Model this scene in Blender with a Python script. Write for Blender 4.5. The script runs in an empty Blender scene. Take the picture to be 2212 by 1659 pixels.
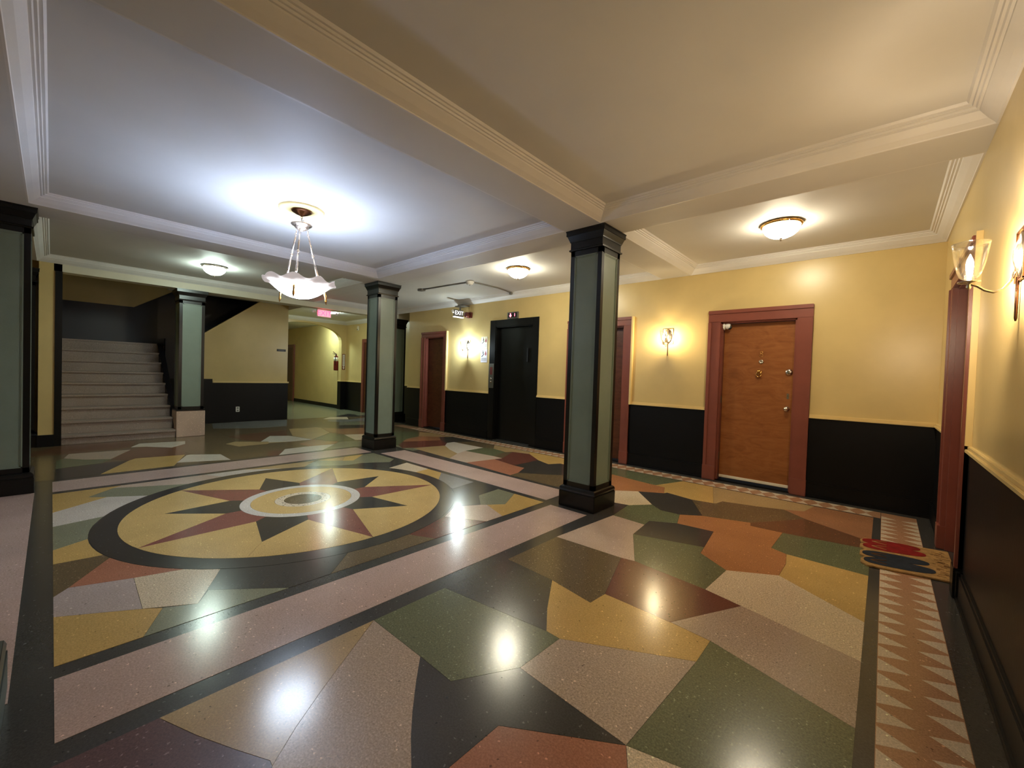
import bpy, bmesh, math, random
from mathutils import Vector, Matrix

random.seed(7)
SC = bpy.context.scene
COL = SC.collection
PI = math.pi

# ---------------------------------------------------------------- camera
cam_data = bpy.data.cameras.new('camera')
cam_data.sensor_fit = 'HORIZONTAL'
cam_data.sensor_width = 36.0
cam_data.lens = 14.569
cam_data.clip_start = 0.02
cam = bpy.data.objects.new('camera', cam_data)
COL.objects.link(cam)
cam.matrix_world = Matrix(((0.742907, -0.038290, 0.668299, 0.0),
                           (0.668610, -0.005888, -0.743590, 0.0),
                           (0.032408, 0.999249, 0.021227, 1.4),
                           (0, 0, 0, 1)))
SC.camera = cam

# ---------------------------------------------------------------- world, exposure
world = bpy.data.worlds.new('world')
SC.world = world
world.use_nodes = True
world.node_tree.nodes['Background'].inputs[0].default_value = (0.9, 0.95, 1.0, 1)
world.node_tree.nodes['Background'].inputs[1].default_value = 0.02
SC.view_settings.view_transform = 'Standard'
SC.view_settings.look = 'None'
SC.view_settings.gamma = 1.0
SC.view_settings.use_curve_mapping = False
SC.view_settings.exposure = 1.75
SC.cycles.max_bounces = 10
SC.cycles.diffuse_bounces = 6
SC.cycles.glossy_bounces = 4
SC.cycles.transmission_bounces = 6
SC.cycles.transparent_max_bounces = 12
SC.cycles.sample_clamp_indirect = 4.0
SC.cycles.caustics_reflective = False
SC.cycles.caustics_refractive = False
SC.cycles.use_denoising = True

# lamp strengths (watts) and colours
CHAND_W, CHAND_C = 17.0, (0.40, 0.58, 1.0)
BOWL_E = 15.0
DOME_W = {'stair': (13.0, (0.80, 1.0, 0.88)), 'lift': (18.0, (1.0, 0.94, 0.72)), 'door': (11.0, (1.0, 0.88, 0.64))}
SCONCE_W = {'lift': (17.0, (0.80, 0.95, 1.0)), 'door': (8.0, (1.0, 0.80, 0.48)), 'near': (16.0, (1.0, 0.80, 0.55))}
HALL_W, HALL_C = 10.0, (0.82, 1.0, 0.90)
CORR_W, CORR_C = 15.0, (0.74, 1.0, 0.90)

# ---------------------------------------------------------------- materials
def lin(c):
    c = c / 255.0
    return c / 12.92 if c <= 0.04045 else ((c + 0.055) / 1.055) ** 2.4
def rgb(r, g, b): return (lin(r), lin(g), lin(b), 1.0)

def base_mat(name):
    m = bpy.data.materials.new(name)
    m.use_nodes = True
    nt = m.node_tree
    return m, nt, nt.nodes['Principled BSDF']
def N(nt, t, **kw):
    n = nt.nodes.new(t)
    for k, v in kw.items(): setattr(n, k, v)
    return n
def mix_col(nt, fac, a, b, blend='MIX'):
    n = N(nt, 'ShaderNodeMix', data_type='RGBA', blend_type=blend)
    if isinstance(fac, float): n.inputs[0].default_value = fac
    else: nt.links.new(fac, n.inputs[0])
    for i, v in ((6, a), (7, b)):
        if isinstance(v, tuple): n.inputs[i].default_value = v
        else: nt.links.new(v, n.inputs[i])
    return n.outputs[2]
def noise(nt, scale, detail=3.0, rough=0.5, dist=0.0, vec=None):
    n = N(nt, 'ShaderNodeTexNoise')
    n.inputs['Scale'].default_value = scale
    n.inputs['Detail'].default_value = detail
    n.inputs['Roughness'].default_value = rough
    n.inputs['Distortion'].default_value = dist
    if vec is not None: nt.links.new(vec, n.inputs['Vector'])
    return n
def obj_coord(nt):
    return N(nt, 'ShaderNodeTexCoord').outputs['Object']
def ramp(nt, fac, stops):
    n = N(nt, 'ShaderNodeValToRGB')
    while len(n.color_ramp.elements) < len(stops): n.color_ramp.elements.new(0.5)
    for e, (p, c) in zip(n.color_ramp.elements, stops):
        e.position = p; e.color = c if isinstance(c, tuple) else (c, c, c, 1)
    nt.links.new(fac, n.inputs[0])
    return n.outputs[0]
def bump(nt, p, height, strength, dist):
    b = N(nt, 'ShaderNodeBump')
    b.inputs['Strength'].default_value = strength
    b.inputs['Distance'].default_value = dist
    nt.links.new(height, b.inputs['Height'])
    nt.links.new(b.outputs[0], p.inputs['Normal'])

def paint(name, col, rough=0.5, var=0.06, bscale=90.0, bstr=0.15, spec=0.5, metal=0.0, blotch=2.5):
    m, nt, p = base_mat(name)
    co = obj_coord(nt)
    n = noise(nt, blotch, 4.0, 0.6, 0.0, co)
    dark = tuple(c * (1 - var * 1.6) for c in col[:3]) + (1,)
    lite = tuple(min(1, c * (1 + var)) for c in col[:3]) + (1,)
    nt.links.new(ramp(nt, n.outputs[0], [(0.3, dark), (0.7, lite)]), p.inputs['Base Color'])
    p.inputs['Roughness'].default_value = rough
    p.inputs['Specular IOR Level'].default_value = spec
    p.inputs['Metallic'].default_value = metal
    if bstr > 0:
        h = noise(nt, bscale, 3.0, 0.55, 0.0, co)
        bump(nt, p, h.outputs[0], bstr, 0.004)
    return m

def terrazzo(name, col, chips=0.9, rough=0.19, light=None, lite_amt=0.97):
    m, nt, p = base_mat(name)
    co = obj_coord(nt)
    n = noise(nt, 1.7, 5.0, 0.65, 0.0, co)
    fine = noise(nt, 120.0, 4.0, 0.72, 0.3, co)
    k = lambda f, o=0.0: tuple(min(1, c * f + o) for c in col[:3]) + (1,)
    c1 = mix_col(nt, ramp(nt, n.outputs[0], [(0.32, 0.0), (0.68, 1.0)]), k(0.82), k(1.14))
    c2 = mix_col(nt, 0.75 * chips, c1, ramp(nt, fine.outputs[0], [(0.34, k(0.48)), (0.5, k(0.95)), (0.66, k(1.55))]))
    def flecks(scale, thr, size):
        v = N(nt, 'ShaderNodeTexVoronoi')
        v.inputs['Scale'].default_value = scale
        wob = noise(nt, scale * 1.3, 2.0, 0.6, 0.0, co)
        ad = N(nt, 'ShaderNodeVectorMath', operation='MULTIPLY_ADD')
        ad.inputs[1].default_value = (0.018, 0.018, 0.0)
        nt.links.new(wob.outputs['Color'], ad.inputs[0]); nt.links.new(co, ad.inputs[2])
        nt.links.new(ad.outputs[0], v.inputs['Vector'])
        sep = N(nt, 'ShaderNodeSeparateColor')
        nt.links.new(v.outputs['Color'], sep.inputs[0])
        near = N(nt, 'ShaderNodeMath', operation='LESS_THAN'); near.inputs[1].default_value = size
        nt.links.new(v.outputs['Distance'], near.inputs[0])
        a = N(nt, 'ShaderNodeMath', operation='GREATER_THAN'); a.inputs[1].default_value = thr
        nt.links.new(sep.outputs[0], a.inputs[0])
        b = N(nt, 'ShaderNodeMath', operation='MULTIPLY')
        nt.links.new(a.outputs[0], b.inputs[0]); nt.links.new(near.outputs[0], b.inputs[1])
        return b.outputs[0]
    c3 = mix_col(nt, flecks(85.0, lite_amt, 0.33), c2, light or k(1.9, 0.04))
    c4 = mix_col(nt, flecks(70.0, 0.985, 0.30), c3, k(0.4))
    nt.links.new(c4, p.inputs['Base Color'])
    p.inputs['Roughness'].default_value = rough
    p.inputs['Specular IOR Level'].default_value = 0.5
    h = noise(nt, 45.0, 3.0, 0.6, 0.0, co)
    bump(nt, p, h.outputs[0], 0.045, 0.002)
    return m

def emit(name, col, strength, base=None):
    m, nt, p = base_mat(name)
    p.inputs['Base Color'].default_value = base or (0.9, 0.9, 0.9, 1)
    p.inputs['Emission Color'].default_value = col if len(col) == 4 else col + (1,)
    p.inputs['Emission Strength'].default_value = strength
    p.inputs['Roughness'].default_value = 0.25
    return m
def shade_glass(name, z_low, z_high, e_low, e_high, c_low, c_high):
    # pressed-glass lamp bowl: thick white glass glows round the bulbs, the thin rim less
    m, nt, p = base_mat(name)
    p.inputs['Base Color'].default_value = rgb(120, 100, 96)
    p.inputs['Roughness'].default_value = 0.25
    co = obj_coord(nt)
    sp = N(nt, 'ShaderNodeSeparateXYZ'); nt.links.new(co, sp.inputs[0])
    ns = noise(nt, 9.0, 2.0, 0.5, 0.0, co)
    ad = N(nt, 'ShaderNodeMath', operation='MULTIPLY_ADD'); ad.inputs[1].default_value = 0.05
    nt.links.new(ns.outputs[0], ad.inputs[0]); nt.links.new(sp.outputs[2], ad.inputs[2])
    mr = N(nt, 'ShaderNodeMapRange', interpolation_type='SMOOTHSTEP')
    mr.inputs[1].default_value = z_low + 0.025; mr.inputs[2].default_value = z_high + 0.025
    mr.inputs[3].default_value = 1.0; mr.inputs[4].default_value = 0.0
    nt.links.new(ad.outputs[0], mr.inputs[0])
    pw = N(nt, 'ShaderNodeMath', operation='POWER'); pw.inputs[1].default_value = 2.4
    nt.links.new(mr.outputs[0], pw.inputs[0])
    st = N(nt, 'ShaderNodeMath', operation='MULTIPLY_ADD'); st.inputs[1].default_value = e_low - e_high; st.inputs[2].default_value = e_high
    nt.links.new(pw.outputs[0], st.inputs[0])
    nt.links.new(st.outputs[0], p.inputs['Emission Strength'])
    nt.links.new(mix_col(nt, mr.outputs[0], c_high + (1,), c_low + (1,)), p.inputs['Emission Color'])
    return m
def metal(name, col, rough=0.25):
    m, nt, p = base_mat(name)
    p.inputs['Base Color'].default_value = col
    p.inputs['Metallic'].default_value = 1.0
    co = obj_coord(nt)
    n = noise(nt, 60.0, 2.0, 0.5, 0.0, co)
    nt.links.new(ramp(nt, n.outputs[0], [(0.3, rough * 0.8), (0.7, rough * 1.3)]), p.inputs['Roughness'])
    return m
def clear_glass(name, tint=(1, 1, 1, 1), amount=0.16):
    m = bpy.data.materials.new(name); m.use_nodes = True
    nt = m.node_tree; nt.nodes.clear()
    out = N(nt, 'ShaderNodeOutputMaterial')
    tr = N(nt, 'ShaderNodeBsdfTransparent'); tr.inputs[0].default_value = tint
    gl = N(nt, 'ShaderNodeBsdfGlossy'); gl.inputs['Roughness'].default_value = 0.06
    lw = N(nt, 'ShaderNodeLayerWeight'); lw.inputs[0].default_value = 0.35
    mx = N(nt, 'ShaderNodeMixShader')
    mp = N(nt, 'ShaderNodeMath', operation='MULTIPLY_ADD'); mp.inputs[1].default_value = 0.6; mp.inputs[2].default_value = amount * 0.4
    nt.links.new(lw.outputs['Facing'], mp.inputs[0])
    nt.links.new(mp.outputs[0], mx.inputs[0]); nt.links.new(tr.outputs[0], mx.inputs[1]); nt.links.new(gl.outputs[0], mx.inputs[2])
    nt.links.new(mx.outputs[0], out.inputs[0])
    return m
def wood(name, a, b, c, rough=0.32):
    m, nt, p = base_mat(name)
    co = obj_coord(nt)
    mp = N(nt, 'ShaderNodeMapping'); mp.inputs['Scale'].default_value = (1.3, 1.3, 3.2)
    nt.links.new(co, mp.inputs['Vector'])
    n1 = noise(nt, 2.6, 6.0, 0.62, 1.6, mp.outputs[0])
    mp2 = N(nt, 'ShaderNodeMapping'); mp2.inputs['Scale'].default_value = (4, 4, 46)
    nt.links.new(co, mp2.inputs['Vector'])
    n2 = noise(nt, 1.0, 4.0, 0.6, 0.4, mp2.outputs[0])
    c1 = ramp(nt, n1.outputs[0], [(0.28, a), (0.5, b), (0.74, c)])
    c2 = mix_col(nt, 0.22, c1, ramp(nt, n2.outputs[0], [(0.35, a), (0.65, c)]))
    nt.links.new(c2, p.inputs['Base Color'])
    p.inputs['Roughness'].default_value = rough
    bump(nt, p, n2.outputs[0], 0.06, 0.002)
    return m

M = {}
M['wall'] = paint('cream_wall_paint', rgb(208, 184, 126), 0.30, 0.05, 34.0, 0.16, blotch=1.4)
M['rail'] = paint('cream_trim_paint', rgb(226, 200, 138), 0.30, 0.03, 60.0, 0.06)
M['dado'] = paint('black_dado_paint', rgb(9, 9, 11), 0.42, 0.10, 26.0, 0.14, 0.24)
M['navy'] = paint('navy_dado_paint', rgb(21, 22, 36), 0.36, 0.10, 26.0, 0.12)
M['ceil'] = paint('ceiling_paint', rgb(212, 210, 206), 0.6, 0.03, 30.0, 0.10, 0.3, blotch=1.0)
M['crown'] = paint('crown_paint', rgb(222, 219, 215), 0.45, 0.03, 40.0, 0.08)
M['beam_cream'] = paint('cream_beam_paint', rgb(210, 203, 182), 0.5, 0.03, 40.0, 0.08)
M['black'] = paint('black_gloss_paint', rgb(12, 12, 12), 0.28, 0.08, 50.0, 0.05, 0.4)
M['panel'] = paint('grey_green_paint', rgb(116, 130, 118), 0.34, 0.06, 70.0, 0.12)
M['casing'] = paint('oxblood_paint', rgb(126, 70, 58), 0.30, 0.08, 40.0, 0.08)
M['door'] = wood('orange_brown_veneer', rgb(120, 68, 30), rgb(142, 86, 44), rgb(156, 100, 56))
M['door_dark'] = wood('dark_brown_veneer', rgb(64, 30, 16), rgb(88, 46, 28), rgb(104, 60, 36))
M['brass'] = metal('brass', rgb(206, 160, 92), 0.24)
M['champagne'] = metal('pale_champagne_metal', rgb(232, 214, 196), 0.30)
M['chrome'] = metal('satin_nickel', rgb(200, 190, 178), 0.22)
M['bronze'] = metal('bronze', rgb(120, 84, 66), 0.34)
M['steel'] = metal('brushed_steel', rgb(140, 138, 132), 0.36)
M['white'] = paint('white_plastic', rgb(225, 222, 214), 0.4, 0.02, 60.0, 0.0)
M['offwhite'] = paint('white_enamel', rgb(232, 222, 196), 0.4, 0.03, 60.0, 0.0)
M['grey_plastic'] = paint('grey_plastic', rgb(120, 118, 112), 0.45, 0.04, 60.0, 0.0)
M['black_plastic'] = paint('black_plastic', rgb(16, 16, 18), 0.4, 0.04, 60.0, 0.0)
M['red'] = paint('red_enamel', rgb(112, 22, 18), 0.3, 0.04, 60.0, 0.0)
M['dark_red'] = paint('dull_red_enamel', rgb(96, 38, 34), 0.4, 0.04, 60.0, 0.0)
M['paper_warm'] = paint('ivory_paper', rgb(226, 218, 186), 0.6, 0.02, 60.0, 0.0)
M['paper_cool'] = paint('white_paper', rgb(220, 218, 228), 0.6, 0.02, 60.0, 0.0)
M['ink'] = paint('black_ink', rgb(24, 20, 30), 0.6, 0.02, 60.0, 0.0)
M['red_ink'] = paint('red_ink', rgb(150, 30, 40), 0.6, 0.02, 60.0, 0.0)
M['grey_ink'] = paint('grey_ink', rgb(150, 146, 150), 0.6, 0.02, 60.0, 0.0)
M['glass'] = clear_glass('clear_glass')
M['bulb'] = emit('bulb_glow', (1.0, 0.86, 0.62), 60.0)
M['bulb_cool'] = emit('cool_bulb_glow', (0.9, 0.98, 1.0), 60.0)
M['red_led'] = emit('red_led', (1.0, 0.06, 0.10), 5.0)
M['exit_face'] = emit('exit_face_glow', (1.0, 0.16, 0.20), 0.9, rgb(200, 60, 60))
M['exit_letter'] = emit('exit_letter_glow', (1.0, 0.03, 0.07), 2.2, rgb(190, 10, 20))
M['letter_white'] = emit('white_letter_glow', (0.95, 0.97, 1.0), 0.6)
M['coir'] = paint('coir_mat', rgb(158, 124, 76), 0.9, 0.22, 160.0, 0.6, 0.2, blotch=30.0)
M['coir_dark'] = paint('coir_print_brown', rgb(96, 62, 28), 0.9, 0.2, 160.0, 0.5, 0.2, blotch=30.0)
M['mat_red'] = paint('red_coir_print', rgb(122, 22, 20), 0.9, 0.22, 160.0, 0.5, 0.2, blotch=20.0)
M['mat_navy'] = paint('navy_coir_print', rgb(34, 40, 50), 0.9, 0.22, 160.0, 0.5, 0.2, blotch=20.0)
M['step'] = terrazzo('stair_terrazzo', rgb(150, 134, 124), 0.8, 0.38)
M['plinth'] = terrazzo('pink_plinth_terrazzo', rgb(190, 164, 146), 0.5, 0.34)
TZ = {'green': (100, 104, 76), 'grey_green': (128, 128, 104), 'beige': (172, 152, 134), 'blush': (190, 168, 150), 'cream': (206, 188, 160),
      'white': (200, 190, 176), 'ochre': (190, 156, 94), 'tan': (172, 146, 104), 'umber': (104, 88, 64), 'maroon': (104, 62, 52),
      'maroon_brown': (108, 74, 52), 'rust': (164, 110, 86), 'sienna': (158, 112, 80), 'orange': (166, 114, 74), 'charcoal': (62, 58, 54),
      'plum': (98, 72, 72), 'lilac': (174, 158, 152), 'slate': (124, 122, 118), 'pink': (186, 160, 150), 'gold': (198, 166, 106),
      'star_red': (130, 80, 70), 'black': (64, 62, 60), 'strip_brown': (168, 126, 96), 'strip_light': (206, 188, 164), 'ring_white': (200, 192, 178)}
T = {k: terrazzo('terrazzo_' + k, rgb(*v), 1.0 if k in ('green', 'beige', 'cream', 'umber') else 0.6,
                 lite_amt=0.92 if k in ('green', 'plum', 'umber') else 0.975) for k, v in TZ.items()}

# ---------------------------------------------------------------- mesh helpers
class MB:
    def __init__(s): s.v = []; s.f = []; s.sm = []
    def add(s, vs, fs, smooth=False):
        o = len(s.v); s.v += [tuple(v) for v in vs]
        s.f += [tuple(i + o for i in f) for f in fs]; s.sm += [smooth] * len(fs)
        return s
    def box(s, x0, y0, z0, x1, y1, z1):
        if x0 > x1: x0, x1 = x1, x0
        if y0 > y1: y0, y1 = y1, y0
        if z0 > z1: z0, z1 = z1, z0
        return s.add([(x0, y0, z0), (x1, y0, z0), (x1, y1, z0), (x0, y1, z0), (x0, y0, z1), (x1, y0, z1), (x1, y1, z1), (x0, y1, z1)],
                     [(3, 2, 1, 0), (4, 5, 6, 7), (0, 1, 5, 4), (1, 2, 6, 5), (2, 3, 7, 6), (3, 0, 4, 7)])
    def prism(s, poly, h0, h1, fn=None):
        # poly: CCW list of 2D points; fn(a, b, h) -> 3D
        fn = fn or (lambda a, b, h: (a, b, h))
        n = len(poly)
        vs = [fn(a, b, h0) for a, b in poly] + [fn(a, b, h1) for a, b in poly]
        return s.add(vs, [tuple(range(n - 1, -1, -1)), tuple(range(n, 2 * n))] + [(i, (i + 1) % n, n + (i + 1) % n, n + i) for i in range(n)])
    def frustum(s, cx, cy, z0, h0, z1, h1):
        return s.add([(cx - h0, cy - h0, z0), (cx + h0, cy - h0, z0), (cx + h0, cy + h0, z0), (cx - h0, cy + h0, z0),
                      (cx - h1, cy - h1, z1), (cx + h1, cy - h1, z1), (cx + h1, cy + h1, z1), (cx - h1, cy + h1, z1)],
                     [(3, 2, 1, 0), (4, 5, 6, 7), (0, 1, 5, 4), (1, 2, 6, 5), (2, 3, 7, 6), (3, 0, 4, 7)])
    def lathe(s, prof, c=(0, 0, 0), axis='z', seg=32, sx=1.0, sy=1.0, smooth=True, wave=None):
        vs = []; fs = []; n = len(prof)
        for k in range(seg):
            t = 2 * PI * k / seg
            for (r, h) in prof:
                rr, hh = (r, h) if wave is None else wave(r, h, t)
                x, y, z = rr * math.cos(t) * sx, rr * math.sin(t) * sy, hh
                if axis == 'y': x, y, z = x, z, y
                elif axis == 'x': x, y, z = z, x, y
                elif axis == '-y': x, y, z = x, -z, y
                elif axis == '-x': x, y, z = -z, x, y
                vs.append((c[0] + x, c[1] + y, c[2] + z))
        for k in range(seg):
            k2 = (k + 1) % seg
            for j in range(n - 1):
                fs.append((k * n + j, k2 * n + j, k2 * n + j + 1, k * n + j + 1))
        if prof[0][0] > 1e-5: fs.append(tuple(k * n for k in range(seg))[::-1])
        if prof[-1][0] > 1e-5: fs.append(tuple(k * n + n - 1 for k in range(seg)))
        return s.add(vs, fs, smooth)
    def tube(s, pts, rad, seg=10, cap=True):
        P = [Vector(p) for p in pts]; n = len(P); vs = []; fs = []
        up = None
        for i in range(n):
            d = (P[min(i + 1, n - 1)] - P[max(i - 1, 0)]).normalized()
            if up is None:
                a = Vector((0, 0, 1)) if abs(d.z) < 0.9 else Vector((1, 0, 0))
                up = (a - d * a.dot(d)).normalized()
            else: up = (up - d * up.dot(d)).normalized()
            w = d.cross(up); r = rad[i] if isinstance(rad, (list, tuple)) else rad
            for k in range(seg):
                t = 2 * PI * k / seg
                vs.append(P[i] + (up * math.cos(t) + w * math.sin(t)) * r)
        for i in range(n - 1):
            for k in range(seg):
                k2 = (k + 1) % seg
                fs.append((i * seg + k, i * seg + k2, (i + 1) * seg + k2, (i + 1) * seg + k))
        if cap: fs += [tuple(range(seg))[::-1], tuple((n - 1) * seg + k for k in range(seg))]
        return s.add(vs, fs, True)
    def torus(s, c, R, r, axis='z', seg=28, rs=10, sx=1.0, sy=1.0):
        vs = []; fs = []
        for k in range(seg):
            t = 2 * PI * k / seg
            for j in range(rs):
                u = 2 * PI * j / rs
                x, y, z = (R * sx + r * math.cos(u)) * math.cos(t), (R * sy + r * math.cos(u)) * math.sin(t), r * math.sin(u)
                if axis == 'y': x, y, z = x, z, y
                elif axis == 'x': x, y, z = z, x, y
                vs.append((c[0] + x, c[1] + y, c[2] + z))
        for k in range(seg):
            for j in range(rs):
                fs.append((k * rs + j, ((k + 1) % seg) * rs + j, ((k + 1) % seg) * rs + (j + 1) % rs, k * rs + (j + 1) % rs))
        return s.add(vs, fs, True)
    def build(s, name, mat, parent=None, bevel=0.0):
        me = bpy.data.meshes.new(name)
        off = Vector((0, 0, 0))
        if parent is not None:
            q = parent
            while q is not None: off += q.location; q = q.parent
        me.from_pydata([tuple(Vector(v) - off) for v in s.v], [], s.f)
        me.polygons.foreach_set('use_smooth', s.sm)
        bm = bmesh.new(); bm.from_mesh(me)
        bmesh.ops.recalc_face_normals(bm, faces=bm.faces)
        if bevel > 0:
            bmesh.ops.bevel(bm, geom=[e for e in bm.edges if len(e.link_faces) == 2 and e.calc_face_angle(0) > 0.6], offset=bevel, segments=2, affect='EDGES', clamp_overlap=True)
        bm.to_mesh(me); bm.free()
        me.materials.append(mat)
        o = bpy.data.objects.new(name, me); COL.objects.link(o)
        if parent is not None: o.parent = parent
        return o

def thing(name, label, cat, loc=(0, 0, 0), group=None):
    o = bpy.data.objects.new(name, None); COL.objects.link(o); o.location = loc
    o.empty_display_size = 0.1
    o['label'] = label; o['category'] = cat
    if group: o['group'] = group
    return o
def tag(o, label, cat, group=None):
    o['label'] = label; o['category'] = cat
    if group: o['group'] = group
    return o
def struct(o): o['kind'] = 'structure'; return o
def struct_empty(name, loc=(0, 0, 0)):
    o = bpy.data.objects.new(name, None); COL.objects.link(o); o.location = loc; o.empty_display_size = 0.1
    return struct(o)
def dup(root, loc, label=None):
    r = root.copy(); COL.objects.link(r); r.location = loc
    if label: r['label'] = label
    for ch in list(root.children):
        c = ch.copy(); COL.objects.link(c); c.parent = r
        for g in list(ch.children):
            d = g.copy(); COL.objects.link(d); d.parent = c
    return r
def text_obj(name, body, size, mat, parent, loc, right, up, depth=0.002):
    # lettering as mesh; right / up are world directions of the writing
    cu = bpy.data.curves.new(name, 'FONT'); cu.body = body; cu.size = size
    cu.align_x = 'CENTER'; cu.align_y = 'CENTER'; cu.extrude = depth
    tmp = bpy.data.objects.new(name, cu); COL.objects.link(tmp)
    dg = bpy.context.evaluated_depsgraph_get()
    me = bpy.data.meshes.new_from_object(tmp.evaluated_get(dg))
    COL.objects.unlink(tmp); bpy.data.objects.remove(tmp); bpy.data.curves.remove(cu)
    r = Vector(right).normalized(); u = Vector(up).normalized(); n = r.cross(u)
    off = Vector((0, 0, 0)); q = parent
    while q is not None: off += q.location; q = q.parent
    L = Vector(loc) - off
    me.transform(Matrix(((r.x, u.x, n.x, L.x), (r.y, u.y, n.y, L.y), (r.z, u.z, n.z, L.z), (0, 0, 0, 1))))
    me.materials.clear(); me.materials.append(mat)
    o = bpy.data.objects.new(name, me); COL.objects.link(o); o.parent = parent
    return o
def point_light(name, loc, watts, col, radius, parent=None):
    l = bpy.data.lights.new(name, 'POINT'); l.energy = watts; l.color = col; l.shadow_soft_size = radius
    o = bpy.data.objects.new(name, l); COL.objects.link(o)
    off = Vector((0, 0, 0))
    if parent is not None: off = parent.location; o.parent = parent
    o.location = Vector(loc) - off
    return o
def inset(poly, d):
    # move every edge of a CCW polygon inwards by d (capped mitre)
    n = len(poly); out = []
    for i in range(n):
        p0, p1, p2 = Vector(poly[i - 1]), Vector(poly[i]), Vector(poly[(i + 1) % n])
        a = (p1 - p0); b = (p2 - p1)
        if a.length < 1e-6 or b.length < 1e-6: out.append(tuple(p1)); continue
        a.normalize(); b.normalize()
        na, nb = Vector((-a.y, a.x)), Vector((-b.y, b.x))
        m = na + nb
        if m.length < 0.25: out.append(tuple(p1 + a * -d)); continue
        m.normalize(); k = d / max(0.3, m.dot(na))
        out.append(tuple(p1 + m * k))
    return out
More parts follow.
